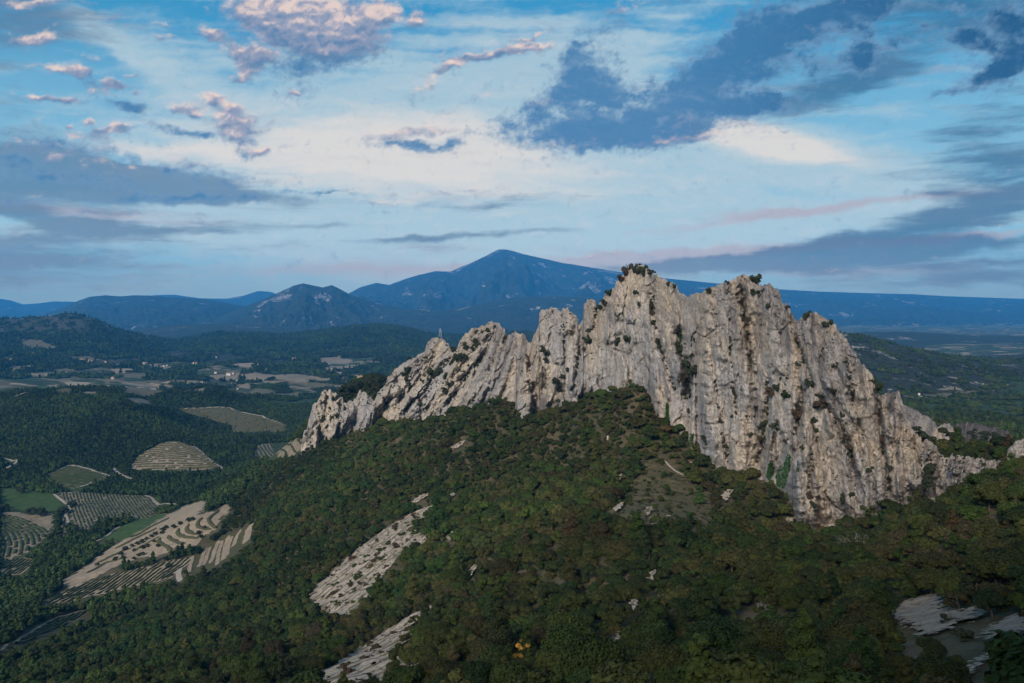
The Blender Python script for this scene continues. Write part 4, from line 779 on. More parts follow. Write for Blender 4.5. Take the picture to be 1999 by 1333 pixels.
# ---------------------------------------------------------------- foliage and tree prototypes
def leaf_mat(name, stops, bark=False):
    m, T = new_mat(name)
    oi = T.n('ShaderNodeObjectInfo'); P = pos(T)
    big = T.noise(oi.outputs['Location'], .012, 4, .6); mid = T.noise(oi.outputs['Location'], .06, 3, .6)
    x = T.m('ADD', T.m('MULTIPLY', oi.outputs['Random'], .62), T.m('MULTIPLY', T.m('SUBTRACT', T.m('ADD', T.m('MULTIPLY', big, .6), T.m('MULTIPLY', mid, .4)), .5), 1.7))
    sx = T.n('ShaderNodeSeparateXYZ'); T.put(sx.inputs[0], oi.outputs['Location'])
    x = T.m('ADD', T.m('ADD', x, .10), T.m('MULTIPLY', T.ss(sx.outputs[0], -200, 60), .16), clamp=True)
    c = T.ramp(x, stops)
    rv = T.m('FRACT', T.m('MULTIPLY', oi.outputs['Random'], 17.31)); vv = T.m('MULTIPLY', T.m('MULTIPLY_ADD', rv, .65, .66), T.ss(T.noise(oi.outputs['Location'], .0045, 3, .6), .36, .64, .72, 1.35))
    c = T.mix(1.0, c, T.xyz(vv, vv, vv), 'MULTIPLY')
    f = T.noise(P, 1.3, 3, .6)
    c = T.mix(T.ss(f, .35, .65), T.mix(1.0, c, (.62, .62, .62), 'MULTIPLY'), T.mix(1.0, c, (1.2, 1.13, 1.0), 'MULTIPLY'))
    p = T.n('ShaderNodeBsdfPrincipled'); T.put(p.inputs['Base Color'], c); p.inputs['Roughness'].default_value = .75; p.inputs['Specular IOR Level'].default_value = .12
    o = T.n('ShaderNodeOutputMaterial'); T.L.new(p.outputs[0], o.inputs[0])
    return m
STOPS = [(0, (.011, .030, .010, 1)), (.18, (.020, .043, .012, 1)), (.34, (.028, .038, .015, 1)), (.48, (.029, .053, .011, 1)), (.62, (.042, .053, .014, 1)), (.78, (.049, .051, .018, 1)), (.90, (.050, .043, .020, 1)), (.97, (.043, .040, .025, 1)), (1, (.066, .046, .020, 1))]
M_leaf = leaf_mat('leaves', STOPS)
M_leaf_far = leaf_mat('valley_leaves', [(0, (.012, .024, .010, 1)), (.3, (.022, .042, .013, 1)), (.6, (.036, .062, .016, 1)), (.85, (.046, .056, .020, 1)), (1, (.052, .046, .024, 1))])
def flat(name, c, k=.5):
    m, T = new_mat(name); P = pos(T); f = T.noise(P, 1.6, 4, .6)
    finish(T, T.mix(T.ss(f, .35, .65), tuple(v * k for v in c), c), .8); return m
M_dark = flat('dark_leaves', (.030, .040, .018)); M_brownl = flat('russet_leaves', (.060, .040, .025)); M_yellow = flat('yellow_leaves', (.34, .20, .035)); M_ivy = flat('ivy_leaves', (.016, .058, .010)); M_lime = flat('fresh_pine_leaves', (.040, .085, .016))
M_bark = flat('bark', (.10, .08, .06)); M_dead = flat('bleached_wood', (.22, .20, .175), .75)
def leaf_cluster(r, centers, radii, n, size, up=.35, flatz=.85):
    """many small bent leaf sprays spread over overlapping lumps; returns verts, faces(tri)"""
    V = []; 
    for c, ra in zip(centers, radii):
        k = max(10, int(n * ra * ra / np.sum(np.array(radii) ** 2)))
        d = r.standard_normal((k, 3)); d[:, 2] = np.abs(d[:, 2]) * 1.1 - .35; d /= np.linalg.norm(d, axis=1)[:, None]
        p = c + d * ra * r.uniform(.78, 1.06, (k, 1)) * np.array([1, 1, flatz])
        nrm = d + r.standard_normal((k, 3)) * .45 + np.array([0, 0, up]); nrm /= np.linalg.norm(nrm, axis=1)[:, None]
        t = np.cross(nrm, r.standard_normal((k, 3))); t /= np.linalg.norm(t, axis=1)[:, None] + 1e-9; b = np.cross(nrm, t)
        s = size * r.uniform(.6, 1.4, (k, 1))
        V.append(np.stack([p + t * s, p + b * s * .8 - nrm * s * .25, p - t * s * .9, p - b * s * .85 - nrm * s * .2], 1))
    V = np.concatenate(V); q = np.arange(len(V) * 4).reshape(-1, 4)
    tri = np.concatenate([q[:, [0, 1, 2]], q[:, [0, 2, 3]]])
    return V.reshape(-1, 3), tri
def lump(c, ra, r, flatz=.85, k=.80):
    t = (1 + 5 ** .5) / 2
    v = np.array([(-1, t, 0), (1, t, 0), (-1, -t, 0), (1, -t, 0), (0, -1, t), (0, 1, t), (0, -1, -t), (0, 1, -t), (t, 0, -1), (t, 0, 1), (-t, 0, -1), (-t, 0, 1)]) / math.hypot(1, t)
    f = np.array([(0,11,5),(0,5,1),(0,1,7),(0,7,10),(0,10,11),(1,5,9),(5,11,4),(11,10,2),(10,7,6),(7,1,8),(3,9,4),(3,4,2),(3,2,6),(3,6,8),(3,8,9),(4,9,5),(2,4,11),(6,2,10),(8,6,7),(9,8,1)])
    return c + v * ra * k * np.array([1, 1, flatz]) * r.uniform(.85, 1.1, (12, 1)), f
def crown_mesh(name, seed, kind='oak', n=700, size=.13):
    r = np.random.default_rng(seed)
    if kind == 'oak':
        cs = [np.array([0, 0, 1.0])]; ra = [.62]
        for i in range(8):
            a = i * 2.4 + r.uniform(-.4, .4); d = r.uniform(.45, .68); cs.append(np.array([math.cos(a) * d, math.sin(a) * d, r.uniform(.55, 1.15)])); ra.append(r.uniform(.30, .46))
        fz = .85
    elif kind == 'pine':
        cs = []; ra = []
        for i in range(9):
            z = .6 + i * .22; w = .62 * (1 - i / 10.5) + .05; a = i * 2.4
            cs.append(np.array([math.cos(a) * w * .45, math.sin(a) * w * .45, z])); ra.append(w * .72 + .06)
        fz = .8
    elif kind == 'bush':
        cs = [np.array([r.uniform(-.6, .6), r.uniform(-.5, .5), r.uniform(.1, .95)]) for _ in range(8)]; ra = [r.uniform(.20, .48) for _ in cs]; fz = .85
    elif kind == 'sparse':
        cs = [np.array([r.uniform(-.6, .6), r.uniform(-.6, .6), r.uniform(.5, 1.4)]) for _ in range(9)]; ra = [r.uniform(.16, .34) for _ in cs]; fz = .7
    else:  # cypress
        cs = [np.array([0, 0, .4 + i * .45]) for i in range(6)]; ra = [.36, .42, .40, .33, .25, .14]; fz = 1.3
    v, f = leaf_cluster(r, cs, ra, n, size, flatz=fz)
    vs_ = [v]; fs = [f]; k = len(v)
    for c, a in zip(cs, ra):
        lv, lf = lump(c, a, r, fz); vs_.append(lv); fs.append(lf + k); k += 12
    me = mesh_np(name, np.concatenate(vs_), np.concatenate(fs), False)
    return me
def trunk_mesh(name, h=1.0, r0=.07, seed=0, limbs=4):
    r = np.random.default_rng(seed); V = []; Fc = []; nv = 0
    def limb(a, b, ra, rb, n=5, bend=.08):
        nonlocal nv
        a = np.array(a, float); b = np.array(b, float); k = 6
        d = b - a; u = np.cross(d, [.3, .8, .1]); u /= np.linalg.norm(u); w = np.cross(d / np.linalg.norm(d), u)
        for i in range(n):
            t = i / (n - 1); c = a + d * t + (u * math.sin(t * 3.1) + w * math.sin(t * 5)) * bend * np.linalg.norm(d); rr = ra + (rb - ra) * t
            for j in range(k): V.append(c + (u * math.cos(j * 2 * math.pi / k) + w * math.sin(j * 2 * math.pi / k)) * rr)
        for i in range(n - 1):
            for j in range(k): Fc.append((nv + i * k + j, nv + i * k + (j + 1) % k, nv + (i + 1) * k + (j + 1) % k, nv + (i + 1) * k + j))
        nv += n * k
        return a + d
    top = limb((0, 0, -.15), (r.uniform(-.06, .06), r.uniform(-.06, .06), h), r0, r0 * .45)
    for i in range(limbs):
        a = i * 2.4 + seed; z = h * r.uniform(.45, .9)
        limb((0, 0, z), (math.cos(a) * .45, math.sin(a) * .45, z + r.uniform(.2, .5)), r0 * .45, r0 * .12, 4)
    return mesh_np(name, V, Fc)
def dead_mesh(name, seed):
    r = np.random.default_rng(seed); V = []; Fc = []; nv = 0
    def grow(p, d, L, rad, depth):
        nonlocal nv
        n = 4; k = 5; c = p.copy(); dd = d.copy()
        for i in range(n):
            u = np.cross(dd, [.21, .5, .83]); u /= np.linalg.norm(u); w = np.cross(dd, u); rr = rad * (1 - .45 * i / (n - 1))
            for j in range(k): V.append(c + (u * math.cos(j * 2 * math.pi / k) + w * math.sin(j * 2 * math.pi / k)) * rr)
            if i < n - 1: c = c + dd * L / (n - 1); dd = dd + r.standard_normal(3) * .16; dd /= np.linalg.norm(dd)
        for i in range(n - 1):
            for j in range(k): Fc.append((nv + i * k + j, nv + i * k + (j + 1) % k, nv + (i + 1) * k + (j + 1) % k, nv + (i + 1) * k + j))
        nv += n * k
        if depth > 0:
            for _ in range(3 if depth > 1 else 2):
                nd = dd + r.standard_normal(3) * .62; nd[2] = nd[2] * .7 + .18; nd /= np.linalg.norm(nd)
                grow(c, nd, L * r.uniform(.6, .85), rad * .55, depth - 1)
    grow(np.zeros(3), np.array([.05, 0, 1.0]), 1.5, .16, 0); 
    for i in range(5):
        a = i * 1.3; d = np.array([math.cos(a) * .8, math.sin(a) * .8, .55]); d /= np.linalg.norm(d)
        grow(np.array([0, 0, .6 + i * .2]), d, 1.5, .10, 3)
    return mesh_np(name, V, Fc)
OAKS = [crown_mesh('oak_crown', 10 + i, 'oak', 1500, .088) for i in range(6)]
NEAR_OAKS = [crown_mesh('oak_crown', 110 + i, 'oak', 5200, .042) for i in range(6)]
NEAR_PINES = [crown_mesh('pine_crown', 130 + i, 'pine', 4200, .040) for i in range(2)]
NEAR_SPARSE = [crown_mesh('thin_crown', 140 + i, 'sparse', 3000, .038) for i in range(2)]
PINES = [crown_mesh('pine_crown', 30 + i, 'pine', 1400, .085) for i in range(2)]
SPARSE = [crown_mesh('thin_crown', 40 + i, 'sparse', 900, .085) for i in range(2)]
BUSH = [crown_mesh('bush_leaves', 50 + i, 'bush', 700, .10) for i in range(4)]
CYP = crown_mesh('cypress_crown', 60, 'cypress', 600, .12)
LOW = [crown_mesh('far_crown', 70 + i, 'oak', 110, .30) for i in range(4)] + [crown_mesh('far_crown', 80, 'pine', 100, .28)]
TRUNKS = [trunk_mesh('trunk', .9, .07, i) for i in range(3)]
def with_mat(me, mat):
    m2 = me.copy(); m2.materials.clear(); m2.materials.append(mat); return m2
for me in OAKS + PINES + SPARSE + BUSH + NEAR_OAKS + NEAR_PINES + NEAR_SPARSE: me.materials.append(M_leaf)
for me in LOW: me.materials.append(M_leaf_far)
CYP.materials.append(M_dark)
for t in TRUNKS: t.materials.append(M_bark)
BUSH_D = [with_mat(b, M_dark) for b in BUSH]; BUSH_B = [with_mat(b, M_brownl) for b in BUSH]; OAK_D = [with_mat(b, M_dark) for b in OAKS[:3]]

def scatter(name, P, scale, protos, label=None):
    """one object of kind stuff: prototypes instanced on points"""
    me = bpy.data.meshes.new(name); me.vertices.add(len(P)); me.vertices.foreach_set('co', np.asarray(P, np.float32).ravel())
    attr(me, 'sc', scale); me.attributes.new('rz', 'FLOAT', 'POINT').data.foreach_set('value', rng.uniform(0, 6.28, len(P)).astype(np.float32))
    me.attributes.new('pick', 'INT', 'POINT').data.foreach_set('value', rng.integers(0, len(protos), len(P)).astype(np.int32))
    pc_ = bpy.data.collections.new(name + '_kinds')
    for p in protos:
        o = bpy.data.objects.new(p.name, p); pc_.objects.link(o)
    ng = bpy.data.node_groups.new(name, 'GeometryNodeTree')
    ng.interface.new_socket('Geometry', in_out='INPUT', socket_type='NodeSocketGeometry'); ng.interface.new_socket('Geometry', in_out='OUTPUT', socket_type='NodeSocketGeometry')
    N = ng.nodes; L = ng.links
    gi = N.new('NodeGroupInput'); go = N.new('NodeGroupOutput'); iop = N.new('GeometryNodeInstanceOnPoints'); ci = N.new('GeometryNodeCollectionInfo')
    ci.inputs['Collection'].default_value = pc_; ci.inputs['Separate Children'].default_value = True; ci.inputs['Reset Children'].default_value = True
    def na(nm, ty):
        a = N.new('GeometryNodeInputNamedAttribute'); a.data_type = ty; a.inputs[0].default_value = nm; return a.outputs['Attribute']
    cb = N.new('ShaderNodeCombineXYZ'); L.new(na('rz', 'FLOAT'), cb.inputs[2])
    m2p = N.new('GeometryNodeMeshToPoints')
    L.new(gi.outputs[0], m2p.inputs[0]); L.new(m2p.outputs[0], iop.inputs['Points']); L.new(ci.outputs[0], iop.inputs['Instance']); iop.inputs['Pick Instance'].default_value = True
    L.new(na('pick', 'INT'), iop.inputs['Instance Index']); L.new(cb.outputs[0], iop.inputs['Rotation']); L.new(na('sc', 'FLOAT'), iop.inputs['Scale'])
    L.new(iop.outputs[0], go.inputs[0])
    o = bpy.data.objects.new(name, me); col.objects.link(o)
    md = o.modifiers.new('scatter', 'NODES'); md.node_group = ng
    return tag(o, label, kind='stuff')
def jgrid(x0, x1, y0, y1, s):
    X, Y = np.meshgrid(np.arange(x0, x1, s), np.arange(y0, y1, s)); X = X + (np.arange(X.shape[0]) % 2)[:, None] * s / 2
    return np.stack([X.ravel() + rng.uniform(-.36, .36, X.size) * s, Y.ravel() + rng.uniform(-.36, .36, X.size) * s], 1)
def photo_xy(P3): return 1000 + F * P3[:, 0] / P3[:, 1], 600 - F * P3[:, 2] / P3[:, 1]
def cleared(P, grow=0.0):
    out = np.zeros(len(P), bool)
    for W_, keep in CLEAR:
        lo = W_.min(0); hi = W_.max(0); c = (P[:, 0] > lo[0]) & (P[:, 0] < hi[0]) & (P[:, 1] > lo[1]) & (P[:, 1] < hi[1])
        if not c.any(): continue
        i = np.nonzero(c)[0]; w = inpoly(P[i], W_); i = i[w]
        out[i] |= rng.random(len(i)) >= keep
    return out
def covering(P3, size):
    out = np.zeros(len(P3), bool); rp = size * F / P3[:, 1]; px, py = photo_xy(P3)
    for poly, keep in CLEAR_PX:
        lo = poly.min(0); hi = poly.max(0)
        c = (px > lo[0]) & (px < hi[0]) & (py > lo[1] - 5) & (py < hi[1] + 2.2 * rp)
        if not c.any(): continue
        i = np.nonzero(c)[0]
        for f_, g_ in [(a, b) for a in (.3, .7, 1.1, 1.5) for b in (-.75, -.3, .3, .75)]:
            q = np.column_stack([px[i] + g_ * rp[i], py[i] - f_ * rp[i]]); w = inpoly(q, poly); out[i[w]] |= (keep < .05) | (rng.random(w.sum()) >= keep ** .12)
    return out
# wall line: no trees inside the fin
def inside_fin(P3):
    px, py = photo_xy(P3); yw = ip(YW, px); d = P3[:, 1] - yw
    return (px > 590) & (px < 1947) & (d > -2.5) & (d < 26 + 12)
# near slope
Pn = jgrid(-520, 330, 40, 1250, 4.0)
a_, r_ = az_r(Pn[:, 0], Pn[:, 1])
Pn = Pn[(np.abs(a_) < R(41)) & (Pn[:, 1] > 60)]
dens = fbm(Pn[:, 0] / 30, Pn[:, 1] / 30, 3, 301)
Pn = Pn[rng.random(len(Pn)) < .78 + dens * .6]
Pn = Pn[~cleared(Pn)]
z = gz(Pn[:, 0], Pn[:, 1]); Pn = np.column_stack([Pn, z])
px_, py_ = photo_xy(Pn)
slope_side = (Pn[:, 1] < np.interp(px_, [0, 200, 400, 480, 560, 600, 1999], [560, 640, 800, 1040, 1120, 1250, 1250]))
keepn = (px_ > -180) & (px_ < 2180) & ~inside_fin(Pn) & slope_side & (py_ < 1700)
Pn = Pn[keepn]; px_ = px_[keepn]; py_ = py_[keepn]
size_n = np.clip(rng.lognormal(math.log(2.3), .40, len(Pn)), .9, 5.2) * (1 + .25 * fbm(Pn[:, 0] / 60, Pn[:, 1] / 60, 2, 302))
size_n *= np.where(cleared(Pn[:, :2]) , .55, 1.0)
for W_, keep in CLEAR:
    if keep > 0: size_n[inpoly(Pn[:, :2], W_)] *= .45
kc = ~covering(Pn, size_n); Pn = Pn[kc]; px_ = px_[kc]; py_ = py_[kc]; size_n = size_n[kc]
# the 300 that show largest stand as single trees
ang = size_n / np.hypot(Pn[:, 0], Pn[:, 1])
vis = (px_ > -20) & (px_ < 2020) & (py_ < 1380) & (py_ > 600)
order = np.argsort(-(ang * vis))[:300]
rest = np.ones(len(Pn), bool); rest[order] = False
scatter('forest_trees', Pn[rest], size_n[rest], OAKS + OAKS + PINES[:1] + SPARSE[:1] + BUSH[:1], 'dense holm oak scrub forest covering the slope below the cliff')
KINDS = [('oak_tree', NEAR_OAKS, 'oak')] * 5 + [('pine_tree', NEAR_PINES, 'pine'), ('shrub', NEAR_SPARSE, 'shrub')]
def zone(px, py):
    if px > 1640: return 'dark wood in the lower right corner'
    if px > 1150: return 'wood along the right half of the bottom edge'
    return 'wood left of the pale rock slab at the bottom' if px < 700 else 'wood in the middle of the bottom edge'
for n_, i in enumerate(order):
    nm, pr, sp_ = KINDS[rng.integers(0, len(KINDS))]
    sz = 'small' if size_n[i] < 2.2 else ('large' if size_n[i] > 3.2 else 'middling')
    zn = zone(px_[i], py_[i])
    word = {'oak': 'round leafy oak', 'pine': 'pointed pine', 'shrub': 'thin loose shrub'}[sp_]
    e = bpy.data.objects.new(nm, None); col.objects.link(e); e.location = Pn[i]; e.scale = (size_n[i],) * 3; e.rotation_euler.z = rng.uniform(0, 6.28)
    tag(e, '%s %s in the %s' % (sz, word, zn), 'shrub' if sp_ == 'shrub' else 'tree', '%s %ss in the %s' % (sz, sp_, zn))
    c_ = link('crown', pr[rng.integers(0, len(pr))], None, e); t_ = link('trunk', TRUNKS[rng.integers(0, 3)], None, e)
# valley woods
Pv = jgrid(-1500, 400, 520, 3400, 6.6)
ppx = 1000 + F * Pv[:, 0] / Pv[:, 1]
Pv = Pv[(ppx > -120) & (ppx < 720)]
z = gz(Pv[:, 0], Pv[:, 1]); Pv = np.column_stack([Pv, z]); px2, py2 = photo_xy(Pv)
ok = ~(Pv[:, 1] < np.interp(px2, [0, 200, 400, 480, 560, 600, 1999], [560, 640, 800, 1040, 1120, 1250, 1250]))
ok &= ~cleared(Pv[:, :2]) & (rng.random(len(Pv)) < .93)
ok &= ~((Pv[:, 1] > 2400) & (fbm(Pv[:, 0] / 130, Pv[:, 1] / 210, 3, 311) < -.10))
Pv = Pv[ok]; Pv = Pv[~covering(Pv, np.full(len(Pv), 4.0))]
scatter('valley_trees', Pv, rng.uniform(2.9, 5.2, len(Pv)), LOW, 'dense pine and oak woods on the valley hills')
# woods farther off, in clumps
Pf_ = jgrid(-4200, 1500, 3350, 7200, 17.0)
ppx = 1000 + F * Pf_[:, 0] / Pf_[:, 1]
Pf_ = Pf_[(ppx > -100) & (ppx < 1180)]
Pf_ = Pf_[~cleared(Pf_) & (rng.random(len(Pf_)) < .9)]
z = hz(Pf_[:, 0], Pf_[:, 1]); flatv = z < -300
Pf_ = np.column_stack([Pf_, z]); dens = fbm(Pf_[:, 0] / 260, Pf_[:, 1] / 420, 4, 312)
ok = np.where(flatv, dens > -.02, dens > -.42); ok &= ~((Pf_[:, 2] > -170) & (Pf_[:, 0] < -2500) & (fbm(Pf_[:, 0] / 70, Pf_[:, 1] / 90, 3, 315) > -.15))
Pf_ = Pf_[ok]
scatter('distant_woods', Pf_, rng.uniform(6, 12, len(Pf_)), LOW, 'hazy woods and hedges across the far valley and its hills')
# right valley behind the cliff
Pr = jgrid(250, 2600, 480, 3400, 9.0)
ppx = 1000 + F * Pr[:, 0] / Pr[:, 1]; Pr = Pr[(ppx > 1560) & (ppx < 2150)]
Pr = Pr[~cleared(Pr) & (rng.random(len(Pr)) < .9)]
z = hz(Pr[:, 0], Pr[:, 1]); Pr = np.column_stack([Pr, z])
Pr = Pr[fbm(Pr[:, 0] / 80, Pr[:, 1] / 80, 4, 313) > -.25]
Pr = Pr[~((Pr[:, 1] > 1400) & (fbm(Pr[:, 0] / 60, Pr[:, 1] / 60, 3, 314) > -.12))]
scatter('back_valley_trees', Pr, rng.uniform(3, 6.0, len(Pr)), LOW, 'dark scrub wood filling the valley behind the cliff')
# ---------------------------------------------------------------- shrubs rooted on the cliff
def on_cliff(lst):
    a = np.array([(p[0], p[1]) for p in lst], float); o = np.argsort(a[:, 0]); s = a[o]
    res = np.zeros((len(a), 3))
    for i in range(0, len(a), 24):
        b = s[i:i + 24]
        if len(b) == 1: b = np.repeat(b, 2, 0)
        G = _face(np.repeat(b[None, :, 0], len(b), 0), np.repeat(b[:, 1:2], len(b), 1)); k = np.arange(len(s[i:i + 24]))
        res[o[i:i + 24]] = G[k, k]
    return res
CS = [(1243,526,13,'d','low dark shrubs crowning the rounded summit of the cliff'),(1225,528,11,'b','russet shrub on the left shoulder of the summit'),(1213,544,10,'b','russet shrub below the left shoulder of the summit'),(1258,533,11,'d','round dark shrub just under the summit'),(1272,532,8,'d','dark shrub on the right shoulder of the summit'),
 (1190,572,8,'d','narrow dark shrub on the left crest below the summit'),(1181,592,9,'d','dark shrub in the notch left of the summit wall'),(1174,600,8,'d','dark shrub beside the detached pinnacle'),
 (1477,547,10,'d','dark green bush leaning over the second summit'),(1420,551,5,'b','small bush on the crest left of the second summit'),(1386,568,7,'d','dark shrub in the crest notch left of the second summit'),(1307,556,6,'d','dark shrub on the stepped crest right of the summit'),(1318,560,5,'d','small shrub on the stepped crest'),
 (1206,668,10,'d','left one of two dark bushes on the pale bulge'),(1229,664,10,'d','right one of two dark bushes on the pale bulge'),(1276,596,9,'d','tall dark bush in the niche under the summit'),(1276,612,8,'b','brown bush hanging under the tall dark one'),(1275,632,7,'d','lowest bush of the niche under the summit'),(1250,594,7,'d','dark shrub left of the niche under the summit'),(1242,572,6,'d','small dark shrub high on the summit wall'),
 (1283,670,8,'d','dark shrub in the crack right of the bulge'),(1292,688,5,'d','small shrub down the crack right of the bulge'),(1327,680,13,'d','bush at the top of the dark central gully'),(1331,694,13,'d','dense bush in the upper central gully'),(1350,694,6,'d','dark shrub right of the central gully'),(1357,664,5,'d','tiny dark shrub above the central gully'),(1342,712,20,'d','big dark bush filling the central gully'),(1352,722,18,'d','dark bush at the right edge of the central gully'),(1336,730,13,'b','brown bush low in the central gully'),(1330,742,8,'b','brown shrub at the foot of the central gully'),
 (1065,688,11,'d','big dark shrub on the left tower'),(1060,676,6,'d','dark shrub just above the big one on the left tower'),(1066,704,6,'d','dark shrub just below the big one on the left tower'),(1150,648,7,'d','dark shrub near the top right of the left towers'),(1144,660,8,'d','dark shrub in the notch chimney'),(1149,668,7,'d','second shrub down the notch chimney'),(1143,682,6,'b','brown shrub low in the notch chimney'),(1085,744,9,'d','bush on the ledge between left towers'),(1097,736,7,'d','shrub climbing the ledge between left towers'),(1108,724,6,'d','upper shrub of the ledge between left towers'),(1096,762,7,'d','dark bush under the ledge between left towers'),
 (1468,572,7,'d','dark shrub under the second summit'),(1503,600,8,'d','round dark shrub right of the deep chute'),(1481,570,6,'d','small green shrub under the second summit'),(1485,578,6,'b','brown shrub under the second summit'),
 (1576,617,9,'d','dark bush on the crest of the right peak'),(1616,632,10,'d','dark bush on the right shoulder of the right peak'),(1538,600,6,'b','brown bush on the steep right crest of the second summit'),(1559,712,10,'d','oval dark bush in the middle of the right wall'),(1629,714,10,'d','round dark bush on the smooth right wall'),(1526,740,5,'d','small dark shrub left of the oval bush'),(1580,750,9,'d','dark bush at the end of the diagonal crack'),(1632,763,7,'d','dark shrub low on the smooth right wall'),(1556,664,6,'b','brown growth at the top of the diagonal crack'),(1568,684,6,'b','brown growth inside the diagonal crack'),
 (1507,768,13,'b','brown bare bush above the lower buttresses'),(1518,758,9,'d','dark bush behind the brown bare one'),(1536,772,10,'g','green bush right of the brown bare one'),(1562,812,14,'b','dark russet bush in the lower hollow'),(1552,805,9,'b','russet bush on the left of the lower hollow'),(1566,796,8,'d','dark bush at the top of the lower hollow'),(1600,790,13,'b','russet bush on the ledge of broken blocks'),(1616,796,8,'b','brown bush right of the broken blocks'),(1597,773,7,'d','dark shrub above the broken blocks'),(1589,822,8,'d','dark bush between two slabs'),(1593,840,8,'d','dark bush below the pair of slabs'),(1594,856,6,'b','brown bush in the cleft below the slabs'),(1645,812,6,'d','small dark shrub right of the broken blocks'),(1511,835,10,'d','round dark bush on the slab edge'),(1467,850,7,'d','round dark shrub on the pale apron'),(1495,832,12,'d','tall dark growth in the cleft beside the round bush'),(1490,856,11,'g','green growth lower in the same cleft'),(1421,874,7,'d','small dark bush at the foot of the great pillar'),(1376,856,8,'d','dark bush low left of the great pillar'),(1381,868,5,'d','little bush under the low left one'),(1382,893,5,'b','brown bush near the path at the cliff foot'),(1549,848,6,'d','dark shrub on the lower middle slabs'),(1568,874,7,'d','dark bush above the ivy slab'),(1461,812,5,'d','tiny bush on the pale apron'),(1431,814,5,'d','tiny bush on the lower great pillar'),
 (1535,862,6,'b','brown shrub by the ivy slab'),(1650,838,7,'b','brown scrub in the right diagonal cleft'),(1658,856,8,'b','brown scrub halfway down the right cleft'),(1664,872,9,'b','brown scrub lower in the right cleft'),(1668,898,7,'b','russet scrub near the foot of the right cleft'),(1727,884,7,'d','small round bush on the lower right wall'),(1700,920,8,'d','dark round bush low on the right wall'),(1740,914,6,'d','dark bush at the bottom of the right wall'),(1715,824,7,'b','brown bush beside the bright pillar'),(1720,862,9,'b','brown bush under the bright pillar'),(1713,760,12,'d','dark tree in the notch of the right crest'),(1705,745,7,'d','dark shrub on the right crest above the notch'),
 (1662,965,9,'d','dark bush at the foot of the curved slab'),(1650,975,12,'d','low dark bush under the curved slab'),(1589,985,9,'d','dark bush right of the tall buttress foot'),(1580,970,7,'b','brown growth right of the tall buttress'),
 (790,730,9,'d','dark bush on the left shoulder of the far cliff'),(796,740,8,'d','second dark bush on the left shoulder'),(794,723,6,'d','top dark bush on the left shoulder'),(800,752,6,'d','lowest dark bush on the left shoulder'),(953,645,7,'d','dark round bush near the far crest'),(944,648,5,'d','small bush beside the round one on the far crest'),(931,650,5,'d','small bush farther left on the far crest'),(911,678,7,'d','dark bush below the far crest'),(932,672,9,'d','long dark bush on the slanting ledge'),(924,680,7,'d','lower end bush of the slanting ledge'),(938,706,9,'d','dark bush on the middle slanting ledge'),(930,713,8,'d','second bush on the middle slanting ledge'),(895,700,11,'d','dark thicket patch high on the slanting gully'),(905,696,9,'d','upper end of the slanting gully thicket'),(885,708,9,'d','dark thicket in the slanting gully'),(850,728,13,'d','dark thicket at the lower slanting gully'),(842,738,10,'d','dark thicket below the lower slanting gully'),(862,722,9,'d','thicket right of the lower slanting gully'),(870,735,8,'d','thicket end right of the lower gully'),(815,775,8,'d','small dark thicket above the tree line'),(835,795,7,'d','dark bush near the far cliff foot'),(822,790,6,'d','dark bush left at the far cliff foot'),(825,745,6,'d','bush beneath the shoulder slab'),(880,752,8,'d','dark bush on the lower slabs'),(868,764,7,'d','dark bush under the lower slabs'),(755,786,5,'d','dark streak bush on the pale far wall'),(641,775,6,'d','dark bush on the far left pinnacle'),(636,786,5,'d','dark bush below the far left pinnacle'),(655,780,7,'d','dark bush on the broken crest of the far left end'),(663,788,6,'d','second bush on the broken crest'),(646,796,5,'d','bush on the face of the far left end'),(656,812,8,'d','large dark bush on the far left end'),(648,818,6,'d','dark bush beside the large one at the far left end'),(628,818,7,'d','dark round bush low on the far left end'),(622,836,6,'d','dark bush near the foot of the far left end'),(640,833,6,'d','dark bush right of the foot of the far left end'),(675,800,5,'d','bush below the second pinnacle'),(885,683,6,'d','dark bush right behind the rounded tooth'),(800,700,5,'d','bush on the crest left of the rounded tooth'),(835,697,5,'d','small bush at the base of the rounded tooth')]
pts3 = on_cliff(CS)
for (px, py, rp, kd, lb), p in zip(CS, pts3):
    s = rp * p[1] / F * 1.05
    e = bpy.data.objects.new('shrub', None); col.objects.link(e)
    e.location = (p[0], p[1] - s * .15, p[2] - s * .55); e.rotation_euler.z = rng.uniform(0, 6.28)
    e.scale = (s * rng.uniform(.85, 1.25), s * 1.1, s * rng.uniform(1.1, 1.6))
    tag(e, lb, 'shrub', 'shrubs rooted on the cliff')
    k = rng.integers(0, 4)
    link('leaves', (BUSH_B if kd == 'b' else (BUSH if kd == 'g' else BUSH_D))[k], None, e)
    link('stem', TRUNKS[rng.integers(0, 3)], None, e)
# tiny tufts dotting the rock
n = 2300
tx = rng.uniform(596, 1925, n); tt = ip(SIL, tx); tb = ip(BASE, tx); ty = tt + 3 + (tb - tt - 3) * rng.uniform(0, 1, n) ** .9
g_ = fbm(tx / 40, ty / 60, 3, 401) + .25 * np.interp(tx, [600, 900, 1000, 1350, 1550, 1925], [.9, 1, -.6, -.9, .5, .7])
tx = tx[g_ > .12]; ty = ty[g_ > .12]; o_ = np.argsort(tx); tx = tx[o_]; ty = ty[o_]
# evaluate the face one row per point on a local three-column patch
tp = []
for s0 in range(0, len(tx), 60):
    a = tx[s0:s0 + 60]; b = ty[s0:s0 + 60]
    if len(a) < 2: continue
    G = _face(np.repeat(a[None], len(b), 0), np.repeat(b[:, None], len(a), 1)); tp.append(G[np.arange(len(a)), np.arange(len(a))])
